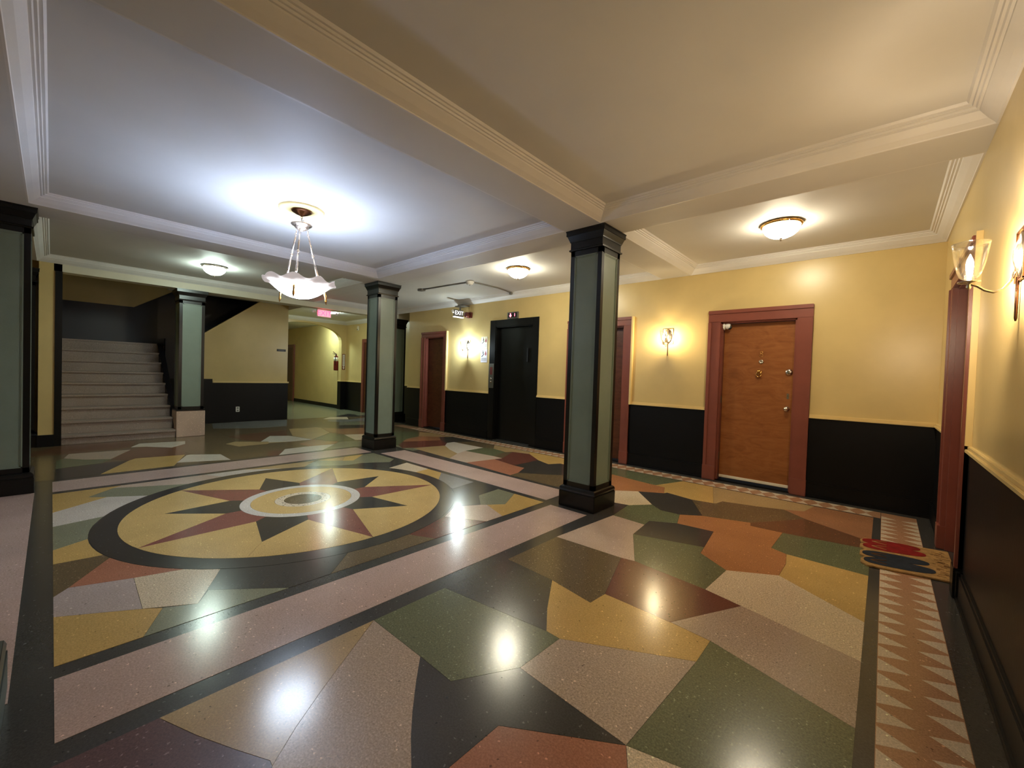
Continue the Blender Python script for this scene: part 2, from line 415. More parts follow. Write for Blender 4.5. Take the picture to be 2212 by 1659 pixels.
PANELS=[
('green',[(-1.649,1.225),(-1.415,1.224),(-1.247,1.511),(-1.241,1.827),(-1.332,1.831),(-2.082,1.724),(-2.082,1.220)]),
('beige',[(-1.785,0.812),(-1.657,0.648),(-1.548,0.527),(-1.359,0.430),(-1.066,0.709),(-1.097,0.799),(-1.192,0.861),(-1.299,0.932),(-1.395,1.005),(-1.530,1.118),(-1.649,1.225),(-2.082,1.220)]),
('tan',[(-2.082,0.293),(-1.881,0.377),(-1.715,0.457),(-1.576,0.529),(-1.548,0.527),(-1.657,0.648),(-1.785,0.812),(-2.082,1.220)]),
('plum',[(-2.082,-0.003),(-1.830,-0.002),(-1.373,0.435),(-1.548,0.527),(-1.576,0.529),(-1.715,0.457),(-1.881,0.377),(-2.082,0.293)]),
('charcoal',[(-1.530,1.118),(-1.395,1.005),(-1.299,0.932),(-1.192,0.861),(-1.097,0.799),(-1.098,0.955),(-1.094,1.203),(-0.682,1.478),(-1.247,1.511),(-1.415,1.224),(-1.649,1.225)]),
('rust',[(-1.098,0.955),(-1.097,0.799),(-1.066,0.709),(-0.531,1.202),(-0.635,1.396),(-0.682,1.478),(-1.094,1.203)]),
('beige',[(-0.682,1.478),(-0.646,2.164),(-1.241,1.827),(-1.247,1.511)]),
('ochre',[(-1.460,2.006),(-1.332,1.831),(-1.241,1.827),(-0.646,2.164),(-0.647,2.390),(-0.871,2.407),(-1.299,2.414),(-1.311,2.254),(-1.650,2.314)]),
('charcoal',[(-1.332,1.831),(-1.460,2.006),(-1.650,2.314),(-2.082,2.334),(-2.082,1.724)]),
('umber',[(-1.650,2.314),(-1.311,2.254),(-1.299,2.414),(-1.482,2.992),(-2.082,2.967),(-2.082,2.334)]),
('maroon',[(-0.871,2.407),(-0.616,2.903),(-0.847,2.956),(-1.379,3.014),(-1.482,2.992),(-1.299,2.414)]),
('blush',[(-1.482,2.992),(-1.379,3.014),(-1.639,3.528),(-1.671,3.838),(-2.017,3.858),(-2.082,2.995),(-2.082,2.967)]),
('green',[(-1.671,3.838),(-1.684,3.976),(-1.461,4.115),(-1.542,4.404),(-1.739,4.396),(-1.890,4.519),(-2.060,4.297),(-2.064,4.260),(-2.017,3.858)]),
('charcoal',[(-1.639,3.528),(-1.081,3.698),(-1.137,4.151),(-1.461,4.115),(-1.684,3.976),(-1.671,3.838)]),
('green',[(-1.379,3.014),(-0.847,2.956),(-0.825,3.371),(-1.066,3.553),(-1.081,3.698),(-1.639,3.528)]),
('charcoal',[(-2.064,4.260),(-2.060,4.297),(-2.211,4.264),(-2.279,4.258),(-2.017,3.858)]),
('cream',[(-2.211,4.264),(-2.060,4.297),(-1.890,4.519),(-2.239,4.916),(-2.537,4.664),(-2.279,4.258)]),
('charcoal',[(-1.890,4.519),(-1.739,4.396),(-1.542,4.404),(-1.360,4.545),(-1.645,5.072),(-1.965,5.143),(-1.980,5.084),(-2.239,4.916)]),
('orange',[(-2.537,4.664),(-2.239,4.916),(-1.980,5.084),(-2.087,5.370),(-2.263,5.385),(-2.904,5.489),(-2.960,5.424)]),
('green',[(-2.904,5.489),(-2.263,5.385),(-2.214,5.392),(-2.040,5.900),(-3.118,5.900),(-3.200,5.762)]),
('ochre',[(-2.263,5.385),(-2.087,5.370),(-1.980,5.084),(-1.965,5.143),(-1.645,5.072),(-1.414,5.114),(-1.647,5.900),(-2.040,5.900),(-2.214,5.392)]),
('tan',[(-1.414,5.114),(-1.392,5.132),(-1.364,5.276),(-1.022,5.377),(-0.783,5.476),(-0.610,5.572),(-0.550,5.900),(-1.647,5.900)]),
('umber',[(-1.360,4.545),(-0.946,4.695),(-0.563,5.270),(-0.783,5.476),(-1.022,5.377),(-1.364,5.276),(-1.392,5.132),(-1.414,5.114),(-1.645,5.072)]),
('maroon_brown',[(-0.924,4.592),(-0.661,4.613),(-0.035,4.724),(-0.035,4.699),(-0.035,5.042),(-0.035,4.955),(-0.563,5.270),(-0.946,4.695)]),
('sienna',[(-0.563,5.270),(-0.035,4.955),(-0.035,5.042),(-0.035,5.900),(-0.550,5.900),(-0.610,5.572),(-0.783,5.476)]),
('orange',[(-1.461,4.115),(-1.137,4.151),(-1.081,3.698),(-1.066,3.553),(-0.825,3.371),(-0.522,3.566),(-0.519,3.830),(-0.549,4.059),(-0.666,4.116),(-0.661,4.613),(-0.924,4.592),(-0.946,4.695),(-1.360,4.545),(-1.542,4.404)]),
('green',[(-0.666,4.116),(-0.549,4.059),(-0.035,4.056),(-0.035,4.699),(-0.035,4.724),(-0.661,4.613)]),
('ochre',[(-0.519,3.830),(-0.522,3.566),(-0.035,3.240),(-0.035,4.056),(-0.549,4.059)]),
('cream',[(-0.847,2.956),(-0.616,2.903),(-0.035,2.766),(-0.035,3.240),(-0.522,3.566),(-0.825,3.371)]),
('beige',[(-0.871,2.407),(-0.647,2.390),(-0.035,2.208),(-0.035,2.766),(-0.616,2.903)]),
('green',[(-0.646,2.164),(-0.682,1.478),(-0.491,1.535),(-0.216,1.502),(-0.035,1.676),(-0.035,1.975),(-0.035,2.208),(-0.647,2.390)]),
('cream',[(-0.635,1.396),(-0.531,1.202),(-0.216,1.502),(-0.491,1.535),(-0.682,1.478)]),
('ochre',[(-5.633,0.015),(-5.955,0.395),(-6.062,0.259),(-6.338,0.469),(-6.420,0.548),(-6.420,0.015)]),
('grey_green',[(-5.955,0.395),(-5.761,0.692),(-5.841,0.780),(-5.914,0.875),(-5.980,0.974),(-6.039,1.078),(-6.338,0.469),(-6.062,0.259)]),
('blush',[(-6.338,0.469),(-6.039,1.078),(-6.095,1.199),(-6.141,1.325),(-6.177,1.454),(-6.420,1.319),(-6.420,0.548)]),
('white',[(-5.152,0.015),(-5.219,0.324),(-5.339,0.379),(-5.454,0.444),(-5.563,0.518),(-5.666,0.601),(-5.761,0.692),(-5.955,0.395),(-5.633,0.015)]),
('grey_green',[(-4.508,0.015),(-4.627,0.201),(-4.748,0.208),(-4.869,0.223),(-4.988,0.248),(-5.105,0.282),(-5.219,0.324),(-5.152,0.015)]),
('ochre',[(-4.193,0.015),(-4.167,0.260),(-4.280,0.233),(-4.395,0.214),(-4.511,0.203),(-4.627,0.201),(-4.508,0.015)]),
('umber',[(-3.604,0.015),(-3.696,0.078),(-4.078,0.288),(-4.167,0.260),(-4.193,0.015)]),
('rust',[(-3.696,0.078),(-3.589,0.367),(-3.517,0.617),(-3.618,0.533),(-3.725,0.458),(-3.838,0.392),(-3.956,0.335),(-4.078,0.288)]),
('lilac',[(-3.321,0.015),(-3.097,0.356),(-3.589,0.367),(-3.696,0.078),(-3.604,0.015)]),
('cream',[(-3.097,0.356),(-2.948,0.585),(-3.353,0.788),(-3.432,0.699),(-3.517,0.617),(-3.589,0.367)]),
('ochre',[(-2.771,0.015),(-2.771,0.323),(-3.032,0.437),(-3.097,0.356),(-3.321,0.015)]),
('grey_green',[(-2.771,0.323),(-2.771,1.023),(-3.087,0.663),(-2.948,0.585),(-3.032,0.437)]),
('charcoal',[(-2.948,0.585),(-3.087,0.663),(-2.771,1.023),(-2.771,1.290),(-3.007,1.529),(-3.033,1.413),(-3.067,1.300),(-3.109,1.190),(-3.158,1.083),(-3.216,0.980),(-3.281,0.881),(-3.353,0.788)]),
('umber',[(-2.771,1.290),(-2.771,2.177),(-3.000,2.069),(-2.985,1.934),(-2.981,1.799),(-2.989,1.663),(-3.007,1.529)]),
('maroon',[(-2.771,2.177),(-2.771,2.782),(-3.143,2.578),(-3.109,2.451),(-3.062,2.327),(-3.026,2.199),(-3.000,2.069)]),
('charcoal',[(-3.143,2.578),(-3.316,2.842),(-3.173,3.088),(-3.436,3.311),(-3.471,3.673),(-3.910,3.673),(-3.857,3.279),(-3.892,3.276),(-3.790,3.222),(-3.691,3.160),(-3.597,3.091),(-3.509,3.016),(-3.426,2.935),(-3.349,2.848),(-3.278,2.755),(-3.215,2.658),(-3.158,2.556),(-3.109,2.451)]),
('blush',[(-2.771,2.782),(-2.771,3.004),(-3.126,3.139),(-3.173,3.088),(-3.316,2.842),(-3.143,2.578)]),
('grey_green',[(-3.173,3.088),(-3.126,3.139),(-3.009,3.299),(-3.207,3.673),(-3.471,3.673),(-3.436,3.311)]),
('ochre',[(-3.009,3.299),(-3.126,3.139),(-2.771,3.004),(-2.771,3.673),(-3.207,3.673)]),
('slate',[(-4.307,3.412),(-4.165,3.380),(-4.026,3.334),(-3.892,3.276),(-3.857,3.279),(-3.910,3.673),(-4.581,3.673)]),
('ochre',[(-4.829,3.423),(-4.698,3.436),(-4.568,3.439),(-4.437,3.431),(-4.307,3.412),(-4.581,3.673),(-4.886,3.673)]),
('cream',[(-5.183,3.330),(-5.068,3.370),(-4.949,3.401),(-4.829,3.423),(-4.886,3.673),(-5.459,3.673),(-5.296,3.282)]),
('charcoal',[(-5.846,2.854),(-5.767,2.942),(-5.682,3.024),(-5.592,3.100),(-5.495,3.169),(-5.395,3.231),(-5.290,3.285),(-5.426,3.673),(-5.781,3.673),(-5.625,3.501),(-5.835,3.152)]),
('grey_green',[(-6.074,3.140),(-5.835,3.152),(-5.625,3.501),(-5.781,3.673),(-6.420,3.673),(-6.420,3.492)]),
('ochre',[(-6.156,3.007),(-6.074,3.140),(-6.420,3.492),(-6.420,3.167)]),
('grey_green',[(-6.420,2.717),(-6.103,2.422),(-6.052,2.537),(-5.991,2.648),(-5.923,2.754),(-5.846,2.854),(-5.835,3.152),(-6.074,3.140),(-6.156,3.007)]),
('white',[(-6.177,1.454),(-6.199,1.567),(-6.213,1.682),(-6.219,1.797),(-6.216,1.912),(-6.206,2.027),(-6.187,2.141),(-6.420,1.763),(-6.420,1.319)]),
('tan',[(-6.187,2.141),(-6.151,2.283),(-6.103,2.422),(-6.420,2.717),(-6.156,3.007),(-6.420,3.167),(-6.420,2.766),(-6.420,1.763)]),
('green',[(-8.631,5.094),(-7.036,4.309),(-6.833,4.429),(-7.367,4.961),(-7.518,5.375),(-8.063,5.786),(-8.397,5.433)]),
('tan',[(-7.518,5.375),(-7.214,5.689),(-7.021,5.900),(-7.762,5.900),(-8.063,5.786)]),
('sienna',[(-7.127,4.719),(-6.814,5.422),(-7.214,5.689),(-7.518,5.375),(-7.367,4.961)]),
('maroon',[(-6.833,4.429),(-6.519,4.309),(-6.431,4.488),(-6.265,5.096),(-6.482,5.316),(-6.814,5.422),(-7.127,4.719)]),
('charcoal',[(-6.814,5.422),(-6.482,5.316),(-6.481,5.497),(-6.259,5.900),(-7.021,5.900),(-7.214,5.689)]),
('tan',[(-5.276,4.391),(-5.511,4.763),(-5.889,4.896),(-6.265,5.096),(-6.394,4.462)]),
('white',[(-5.889,4.896),(-5.511,4.763),(-5.613,5.037),(-5.640,5.517),(-6.481,5.497),(-6.482,5.316),(-6.265,5.096)]),
('umber',[(-5.640,5.517),(-5.455,5.604),(-5.716,5.900),(-6.259,5.900),(-6.481,5.497)]),
('blush',[(-4.859,4.386),(-4.726,5.074),(-4.950,5.091),(-5.613,5.037),(-5.511,4.763),(-5.276,4.391)]),
('green',[(-4.950,5.091),(-5.066,5.528),(-5.455,5.604),(-5.640,5.517),(-5.613,5.037)]),
('tan',[(-5.066,5.528),(-5.004,5.649),(-4.674,5.730),(-4.822,5.900),(-5.716,5.900),(-5.455,5.604)]),
('umber',[(-4.726,5.074),(-5.004,5.649),(-5.066,5.528),(-4.950,5.091)]),
('maroon',[(-4.759,4.918),(-4.240,4.818),(-4.236,5.429),(-4.674,5.730),(-5.004,5.649),(-4.726,5.074)]),
('ochre',[(-4.236,5.429),(-3.939,5.313),(-3.842,5.502),(-3.528,5.483),(-3.905,5.900),(-4.822,5.900),(-4.674,5.730)]),
('rust',[(-3.849,4.309),(-3.870,4.498),(-4.014,4.805),(-4.240,4.818),(-4.759,4.918),(-4.859,4.386)]),
('charcoal',[(-3.870,4.498),(-3.345,4.875),(-3.165,5.086),(-3.528,5.483),(-3.842,5.502),(-3.939,5.313),(-4.236,5.429),(-4.240,4.818),(-4.014,4.805)]),
('umber',[(-3.043,4.309),(-2.772,4.466),(-3.165,5.086),(-3.345,4.875),(-3.870,4.498),(-3.849,4.309)]),
('maroon_brown',[(-9.108,-0.195),(-9.115,0.171),(-9.257,0.889),(-9.986,1.040),(-10.038,0.117),(-9.498,-0.203)]),
('beige',[(-8.429,0.327),(-8.277,0.584),(-8.992,0.864),(-9.069,0.183),(-8.702,0.127)]),
('green',[(-8.026,0.480),(-8.255,0.582),(-8.418,0.327),(-8.669,0.127),(-8.595,0.055),(-7.911,0.042)]),
('charcoal',[(-7.228,0.417),(-7.998,0.750),(-8.006,0.479),(-7.893,0.042),(-7.180,0.032)]),
('ochre',[(-7.246,1.141),(-8.040,1.400),(-8.130,0.836),(-7.998,0.750),(-7.225,0.420)]),
('white',[(-9.194,1.068),(-8.866,1.360),(-9.141,1.590),(-9.483,1.649),(-9.608,1.033),(-9.255,0.891)]),
('maroon_brown',[(-8.018,0.752),(-8.141,0.837),(-8.051,1.402),(-9.084,1.580),(-8.853,1.358),(-9.167,1.064),(-8.977,0.865),(-8.275,0.586)]),
('white',[(-7.222,1.804),(-7.768,1.801),(-8.006,1.461),(-7.978,1.406),(-7.454,1.204)]),
('slate',[(-11.055,2.412),(-10.657,3.130),(-10.674,3.811),(-11.915,4.250),(-12.099,3.411),(-12.003,2.597)]),
('umber',[(-9.714,2.367),(-9.824,2.774),(-9.986,3.567),(-10.618,3.791),(-10.604,3.114),(-10.967,2.421)]),
('maroon_brown',[(-9.083,2.447),(-8.698,2.644),(-9.328,3.002),(-9.139,3.267),(-9.937,3.549),(-9.794,2.765),(-9.653,2.361)]),
('white',[(-8.381,3.052),(-9.092,3.309),(-9.284,2.992),(-8.682,2.646)]),
('tan',[(-8.344,2.203),(-8.378,2.997),(-8.663,2.633),(-8.932,2.291),(-8.738,2.100)]),
('umber',[(-7.784,1.808),(-7.236,1.810),(-7.180,2.458),(-7.503,2.638),(-7.647,2.560),(-7.813,2.796),(-8.343,2.984),(-8.312,2.194),(-8.715,2.095),(-8.819,1.817),(-9.476,1.872),(-8.647,1.394),(-8.033,1.466)]),
('charcoal',[(-11.737,6.222),(-12.395,6.432),(-12.643,6.320),(-12.146,5.632)]),
('cream',[(-11.271,5.653),(-11.832,5.886),(-12.045,5.464),(-11.645,5.083)]),
('slate',[(-10.766,5.161),(-10.643,5.855),(-11.397,6.235),(-11.201,5.618),(-11.436,5.133),(-11.033,4.953)]),
('grey_green',[(-9.918,5.459),(-10.557,5.809),(-10.703,5.131),(-10.239,4.884)]),
('charcoal',[(-9.569,4.591),(-9.441,5.118),(-9.902,5.366),(-10.132,4.859),(-9.746,4.625)]),
('sienna',[(-9.124,4.151),(-8.659,4.271),(-8.514,4.691),(-8.727,4.808),(-9.390,5.090),(-9.548,4.556),(-9.948,4.322)]),
('tan',[(-9.052,3.341),(-8.406,3.477),(-9.082,4.128),(-9.913,4.308),(-10.080,4.259),(-10.132,3.659)]),
('white',[(-8.498,2.717),(-8.371,3.065),(-8.381,3.467),(-9.055,3.312),(-9.216,2.945)]),
('umber',[(-7.604,2.434),(-7.639,2.539),(-8.005,3.073),(-8.336,3.052),(-8.429,2.696)]),
('green',[(-8.118,3.612),(-7.847,3.771),(-7.848,4.085),(-8.576,4.207),(-8.884,4.083),(-8.405,3.500)]),
('cream',[(-7.859,4.091),(-7.778,4.290),(-8.459,4.661),(-8.628,4.237)]),
('sienna',[(-7.700,3.133),(-7.636,3.562),(-7.847,3.750),(-8.094,3.602),(-8.385,3.484),(-8.013,3.062)]),
('white',[(-7.180,3.143),(-7.622,3.562),(-7.679,3.125),(-7.636,2.699),(-7.180,2.451)]),
('grey_green',[(-7.180,3.870),(-7.665,4.184),(-7.825,3.760),(-7.629,3.573),(-7.180,3.146)]),
('maroon',[(-7.180,2.285),(-7.180,2.454),(-7.513,2.640),(-7.585,2.428)])]

# ================================================================ FLOOR
floor = struct(MB().box(-20.3, -2.75, -0.12, 0.72, 7.25, -0.0016).build('floor', T['black']))
LEVEL = [0]
def slab(poly, mat, name='terrazzo_panel', z=0.0, gap=0.0010):
    if name == 'terrazzo_panel': LEVEL[0] += 1; z = 0.000006 * LEVEL[0]     # hand-laid pieces, a hair uneven
    MB().prism(inset(poly, gap), -0.0035, z).build(name, mat, floor)
def rect(x0, y0, x1, y1): return [(x0, y0), (x1, y0), (x1, y1), (x0, y1)]
# background fields under the far part of the floor (too far away to tell the pieces apart)
slab(rect(-12.05, 1.75, -7.19, 6.3), T['umber'], 'terrazzo_field', -0.0009)
slab(rect(-10.1, -2.4, -7.19, 1.75), T['umber'], 'terrazzo_field', -0.0009)
slab(rect(-19.9, 4.35, -12.06, 6.95), T['grey_green'], 'terrazzo_field', -0.0009)
slab(rect(-7.17, 4.31, -6.2, 5.9), T['grey_green'], 'terrazzo_field', -0.0009)
for cname, poly in PANELS:
    slab(poly, T[cname])
# pink bands
for r in (rect(-2.661, 0.015, -2.205, 3.655), rect(-6.33, 3.759, -2.80, 4.233), rect(-7.08, 0.015, -6.53, 3.70), rect(-6.6, -1.3, -2.60, -0.11), rect(-2.2, -2.4, -0.1, -1.3)):
    slab(r, T['pink'], 'terrazzo_band')
# compass star roundel
CX, CY, RO, RI = -4.60, 1.82, 1.615, 1.45
def pol(r, a): return (CX + r * math.cos(math.radians(a)), CY + r * math.sin(math.radians(a)))
def ring(r0, r1, mat, name, z=0.0):
    n = 96
    mb = MB()
    vs = []
    for k in range(n):
        a = 360 * k / n
        p, q = pol(r0, a), pol(r1, a)
        vs += [(p[0], p[1], z), (q[0], q[1], z), (q[0], q[1], -0.0035), (p[0], p[1], -0.0035)]
    fs = []
    for k in range(n):
        a, b = 4 * k, 4 * ((k + 1) % n)
        fs += [(a, a + 1, b + 1, b), (a + 1, a + 2, b + 2, b + 1), (a + 3, a, b, b + 3)]
    mb.add(vs, fs).build(name, mat, floor)
ring(RI + 0.0015, RO - 0.0015, T['charcoal'], 'terrazzo_ring')
RV, RB = 0.705, 0.575
for k in range(10):                      # gold segments between the points
    a = 36 * k
    R0 = 1.447 if k % 2 == 0 else 1.16
    R1 = 1.16 if k % 2 == 0 else 1.447
    arc = [pol(1.4485, a + 36 * j / 12) for j in range(13)]
    slab([pol(R0, a)] + ([] if R0 > 1.4 else [arc[0]]) + arc[1:-1] + ([] if R1 > 1.4 else [arc[-1]]) + [pol(R1, a + 36), pol(RV, a + 18)], T['gold'], 'terrazzo_segment')
for k in range(10):
    a = 36 * k
    R0 = 1.447 if k % 2 == 0 else 1.16
    arc = [pol(RB, a + 18 - 36 * j / 6) for j in range(7)]
    slab([pol(R0, a), pol(RV, a + 18)] + arc + [pol(RV, a - 18)], T['star_red'] if k % 2 == 0 else T['charcoal'], 'star_point')
ring(0.482, 0.573, T['ring_white'], 'terrazzo_ring')
ring(0.268, 0.480, T['gold'], 'terrazzo_ring')
ring(0.182, 0.266, T['cream'], 'terrazzo_ring')
slab([pol(0.18, 360 * j / 48) for j in range(48)], T['umber'], 'terrazzo_disc')
# flecks set round the middle disc
fl = MB()
for k in range(46):
    a = 360 * k / 46 + random.uniform(-3, 3); r = random.uniform(0.195, 0.262); w = random.uniform(0.006, 0.014)
    x, y = pol(r, a); t = random.uniform(0, PI)
    fl.prism([(x + w * math.cos(t + q * 2.094), y + w * math.sin(t + q * 2.094)) for q in range(3)], -0.001, 0.0004)
f_ = fl.build('terrazzo_flecks', T['umber'], floor); f_['kind'] = 'stuff'
# saw-tooth border strips
slab(rect(0.024, -1.3, 0.307, 6.205), T['strip_brown'], 'terrazzo_strip', -0.0004)
slab(rect(-9.4, 5.935, 0.022, 6.205), T['strip_brown'], 'terrazzo_strip', -0.0004)
def tri_mesh(p):
    o = MB().prism(inset(p, 0.001), -0.0035, 0.0).build('terrazzo_triangle', T['strip_light'], floor)
    return o
def tri_copy(src, x, y):
    c = src.copy(); COL.objects.link(c); c.location = (x, y, 0)
HP = 0.144
ta = tri_mesh([(0.0265, -0.062), (0.150, 0.0), (0.0265, 0.062)])
tb = tri_mesh([(0.3045, -0.062), (0.3045, 0.062), (0.184, 0.0)])
ta.location.y = tb.location.y = 0.36 - 2 * HP
for k in range(-1, 41):
    y = 0.36 + HP * k
    if y < 6.1: tri_copy(ta, 0, y); tri_copy(tb, 0, y)
tc = tri_mesh([(-0.062, 5.9375), (0.062, 5.9375), (0.0, 6.062)])
td = tri_mesh([(-0.062, 6.2025), (0.0, 6.078), (0.062, 6.2025)])
tc.location.x = td.location.x = -0.10
for k in range(1, 60):
    tri_copy(tc, -0.10 - HP * k, 0); tri_copy(td, -0.10 - HP * k, 0)

# ================================================================ CEILING
ZC, ZS, ZB = 3.083, 2.969, 2.85
cm = MB()
for b in ((-10.3, -2.7, 0.7, 7.2), (-20.2, 4.2, -10.3, 7.2), (-12.2, 1.75, -10.3, 4.2), (-13.9, -2.7, -10.3, 0.0)):
    cm.box(b[0], b[1], ZC, b[2], b[3], ZC + 0.15)
cm.box(-13.9, -0.1, 4.6, -10.1, 4.4, 4.7)
cm.box(-10.32, -0.1, ZC + 0.1, -10.2, 4.3, 4.65)
cm.box(-13.9, -0.12, ZC + 0.1, -10.2, 0.0, 4.65)
cm.box(-13.9, 4.2, ZC + 0.1, -10.2, 4.32, 4.65)
ceiling = struct(cm.build('ceiling', M['ceil']))
BX1 = (3.71, 4.10); BY1 = (-2.622, -2.211); BY2 = (-6.95, -6.461); BX0 = (-0.60, -0.174)
def beam(x0, y0, x1, y1, z0, mat): MB().box(x0, y0, z0, x1, y1, ZC + 0.02).build('beam', mat, ceiling)
beam(-10.05, BX1[0], 0.44, BX1[1], ZS, M['ceil'])
beam(BY1[0], BX0[1], BY1[1], BX1[0], ZS, M['ceil'])
beam(BY1[0], BX1[1], BY1[1], 6.36, ZS, M['ceil'])
beam(BY2[0], BX0[1], BY2[1], BX1[0], ZS, M['ceil'])
beam(-10.05, BX0[0], 0.44, BX0[1], ZS, M['ceil'])
beam(-10.30, 0.02, -10.05, 6.98, ZB, M['beam_cream'])
PROF = [(0.0, ZS), (0.012, ZS), (0.016, ZS + 0.006), (0.050, ZS + 0.030), (0.088, ZS + 0.066),
        (0.090, ZS + 0.076), (0.102, ZS + 0.076), (0.108, ZS + 0.087), (0.120, ZS + 0.087), (0.124, ZS + 0.100), (0.138, ZS + 0.100), (0.149, ZC), (0.0, ZC)]
def crown_loop(x0, y0, x1, y1):
    # one mitred run of moulding along each side, every run a part of the ceiling
    c = [(x0, y0, 1, 1), (x1, y0, -1, 1), (x1, y1, -1, -1), (x0, y1, 1, -1)]
    n = len(PROF)
    for i in range(4):
        a, b = c[i], c[(i + 1) % 4]
        vs = [(a[0] + a[2] * d, a[1] + a[3] * d, z) for d, z in PROF] + [(b[0] + b[2] * d, b[1] + b[3] * d, z) for d, z in PROF]
        fs = [(j, (j + 1) % n, n + (j + 1) % n, n + j) for j in range(n)] + [tuple(range(n)), tuple(range(2 * n - 1, n - 1, -1))]
        MB().add(vs, fs).build('crown_moulding', M['crown'], ceiling)
crown_loop(BY2[1], BX0[1], BY1[0], BX1[0])          # coffer over the roundel
crown_loop(BY1[1], BX0[1], 0.44, BX1[0])            # coffer over the camera
crown_loop(BY1[1], BX1[1], 0.44, 6.36)              # along the far wall, right
crown_loop(-10.05, BX1[1], BY1[0], 6.36)            # along the far wall, left
crown_loop(-10.05, BX0[1], BY2[0], BX1[0])          # in front of the stairs
crown_loop(-14.2, 4.30, -10.30, 6.98)               # hall before the arch
MB().lathe([(0.0, ZC - 0.012), (0.10, ZC - 0.012), (0.125, ZC - 0.020), (0.15, ZC - 0.012), (0.185, ZC - 0.013), (0.20, ZC - 0.024), (0.218, ZC - 0.020), (0.225, ZC), (0.0, ZC)],
           (-4.67, 1.77, 0), seg=48).build('ceiling_medallion', M['rail'], ceiling)

# ================================================================ WALLS
ZR, WF = 0.985, 6.36
def wall_pieces(name, boxes, mat=M['wall']):
    mb = MB()
    for b in boxes: mb.box(*b)
    return struct(mb.build(name, mat))
HD = 2.42
def holes_y(x0, x1, y0, y1, holes, ztop=3.2):
    out = []; x = x0
    for h0, h1, zt in sorted(holes):
        out.append((x, y0, 0, h0, y1, ztop)); out.append((h0, y0, zt, h1, y1, ztop)); x = h1
    out.append((x, y0, 0, x1, y1, ztop)); return out
wall_back = wall_pieces('wall_back', holes_y(-9.45, 0.66, WF, WF + 0.22, [(-8.72, -7.97, 2.28), (-6.22, -5.20, 2.42), (-4.22, -3.24, 2.28), (-1.755, -0.855, 2.245)])
                        + [(-9.47, WF + 0.02, 0, -9.45 + 0.2, 7.1, 3.2)])
def dado_back(x0, x1):
    MB().box(x0, WF - 0.010, 0.0, x1, WF + 0.01, ZR).build('wainscot', M['dado'], wall_back)
    mb = MB().box(x0, WF - 0.030, ZR, x1, WF + 0.01, ZR + 0.022).box(x0, WF - 0.018, ZR + 0.022, x1, WF + 0.01, ZR + 0.045)
    mb.build('chair_rail', M['rail'], wall_back, 0.003)
for x0, x1 in ((-9.45, -8.85), (-7.84, -6.385), (-5.05, -4.35), (-3.105, -1.925), (-0.69, 0.44)): dado_back(x0, x1)
bb = MB()
for x0, x1 in ((-9.45, -8.85), (-7.84, -6.385), (-5.05, -4.35), (-3.105, -1.925), (-0.69, 0.44)):
    bb.box(x0, WF - 0.026, 0, x1, WF, 0.17).box(x0, WF - 0.020, 0.17, x1, WF, 0.19).box(x0, WF - 0.034, 0, x1, WF, 0.03)
struct(bb.build('baseboard_back', M['dado']))

wall_right = wall_pieces('wall_right', [(0.44, -2.7, 0, 0.66, 4.20, 3.2), (0.44, 5.22, 0, 0.66, 6.58, 3.2), (0.44, 4.20, 2.28, 0.66, 5.22, 3.2), (0.60, 4.1, 0, 0.68, 5.3, 2.4)])
for y0, y1 in ((-2.5, 4.06), (5.36, 6.335)):
    MB().box(0.430, y0, 0, 0.45, y1, ZR).build('wainscot', M['dado'], wall_right)
    MB().box(0.410, y0, ZR, 0.45, y1, ZR + 0.022).box(0.422, y0, ZR + 0.022, 0.45, y1, ZR + 0.045).build('chair_rail', M['rail'], wall_right, 0.003)
struct(MB().box(0.410, -2.5, 0, 0.44, 4.03, 0.17).box(0.418, -2.5, 0.17, 0.44, 4.03, 0.19).box(0.40, -2.5, 0, 0.44, 4.03, 0.03).box(0.410, 5.37, 0, 0.44, 6.33, 0.17).build('baseboard_right', M['dado']))
wall_front = wall_pieces('wall_front', [(-14.0, -2.7, 0, 0.66, -2.5, 3.2)])

# stair corner: return wall, back wall and the wall under the second flight
wall_stair = wall_pieces('wall_stair', [(-13.8, -0.14, 0, -10.05, 0.113, 4.65), (-10.45, -2.6, 0, -10.30, -0.14, 3.2)])
MB().box(-10.06, 0.035, 0.0, -10.03, 0.116, ZB).build('corner_post', M['black'], wall_stair)
MB().box(-10.06, -0.15, 0.0, -10.02, 0.040, 0.19).build('skirting', M['dado'], wall_stair)
wall_landing = wall_pieces('wall_landing', [(-13.8, -0.14, 0, -13.6, 4.4, 4.65)])
MB().prism([(0.05, 0), (4.2, 0), (4.2, 4.55), (4.0, 4.55), (1.33, 2.75), (0.05, 2.75)], -13.61, -13.585, lambda a, b, h: (h, a, b)).build('wainscot', M['navy'], wall_landing)
wall_hall = struct(MB().prism([(2.38, 0), (4.30, 0), (4.30, 3.10), (3.64, 3.10), (2.42, 2.137), (2.38, 2.105)], -12.25, -12.10, lambda a, b, h: (h, a, b)).build('wall_hall', M['wall']))
MB().prism([(2.61, 0), (4.315, 0), (4.315, ZR), (2.61, ZR)], -12.11, -12.088, lambda a, b, h: (h, a, b)).build('wainscot', M['dado'], wall_hall)
MB().prism([(1.72, 0), (2.61, 0), (2.61, 1.075), (1.72, 1.075)], -12.11, -12.085, lambda a, b, h: (h, a, b)).build('wainscot', M['dado'], wall_hall)
MB().prism([(1.72, 0), (2.385, 0), (2.385, 2.10), (1.72, 1.98)], -12.24, -12.105, lambda a, b, h: (h, a, b)).build('wainscot', M['navy'], wall_hall)
MB().box(-12.105, 2.62, ZR, -12.068, 4.33, ZR + 0.04).build('chair_rail', M['rail'], wall_hall)
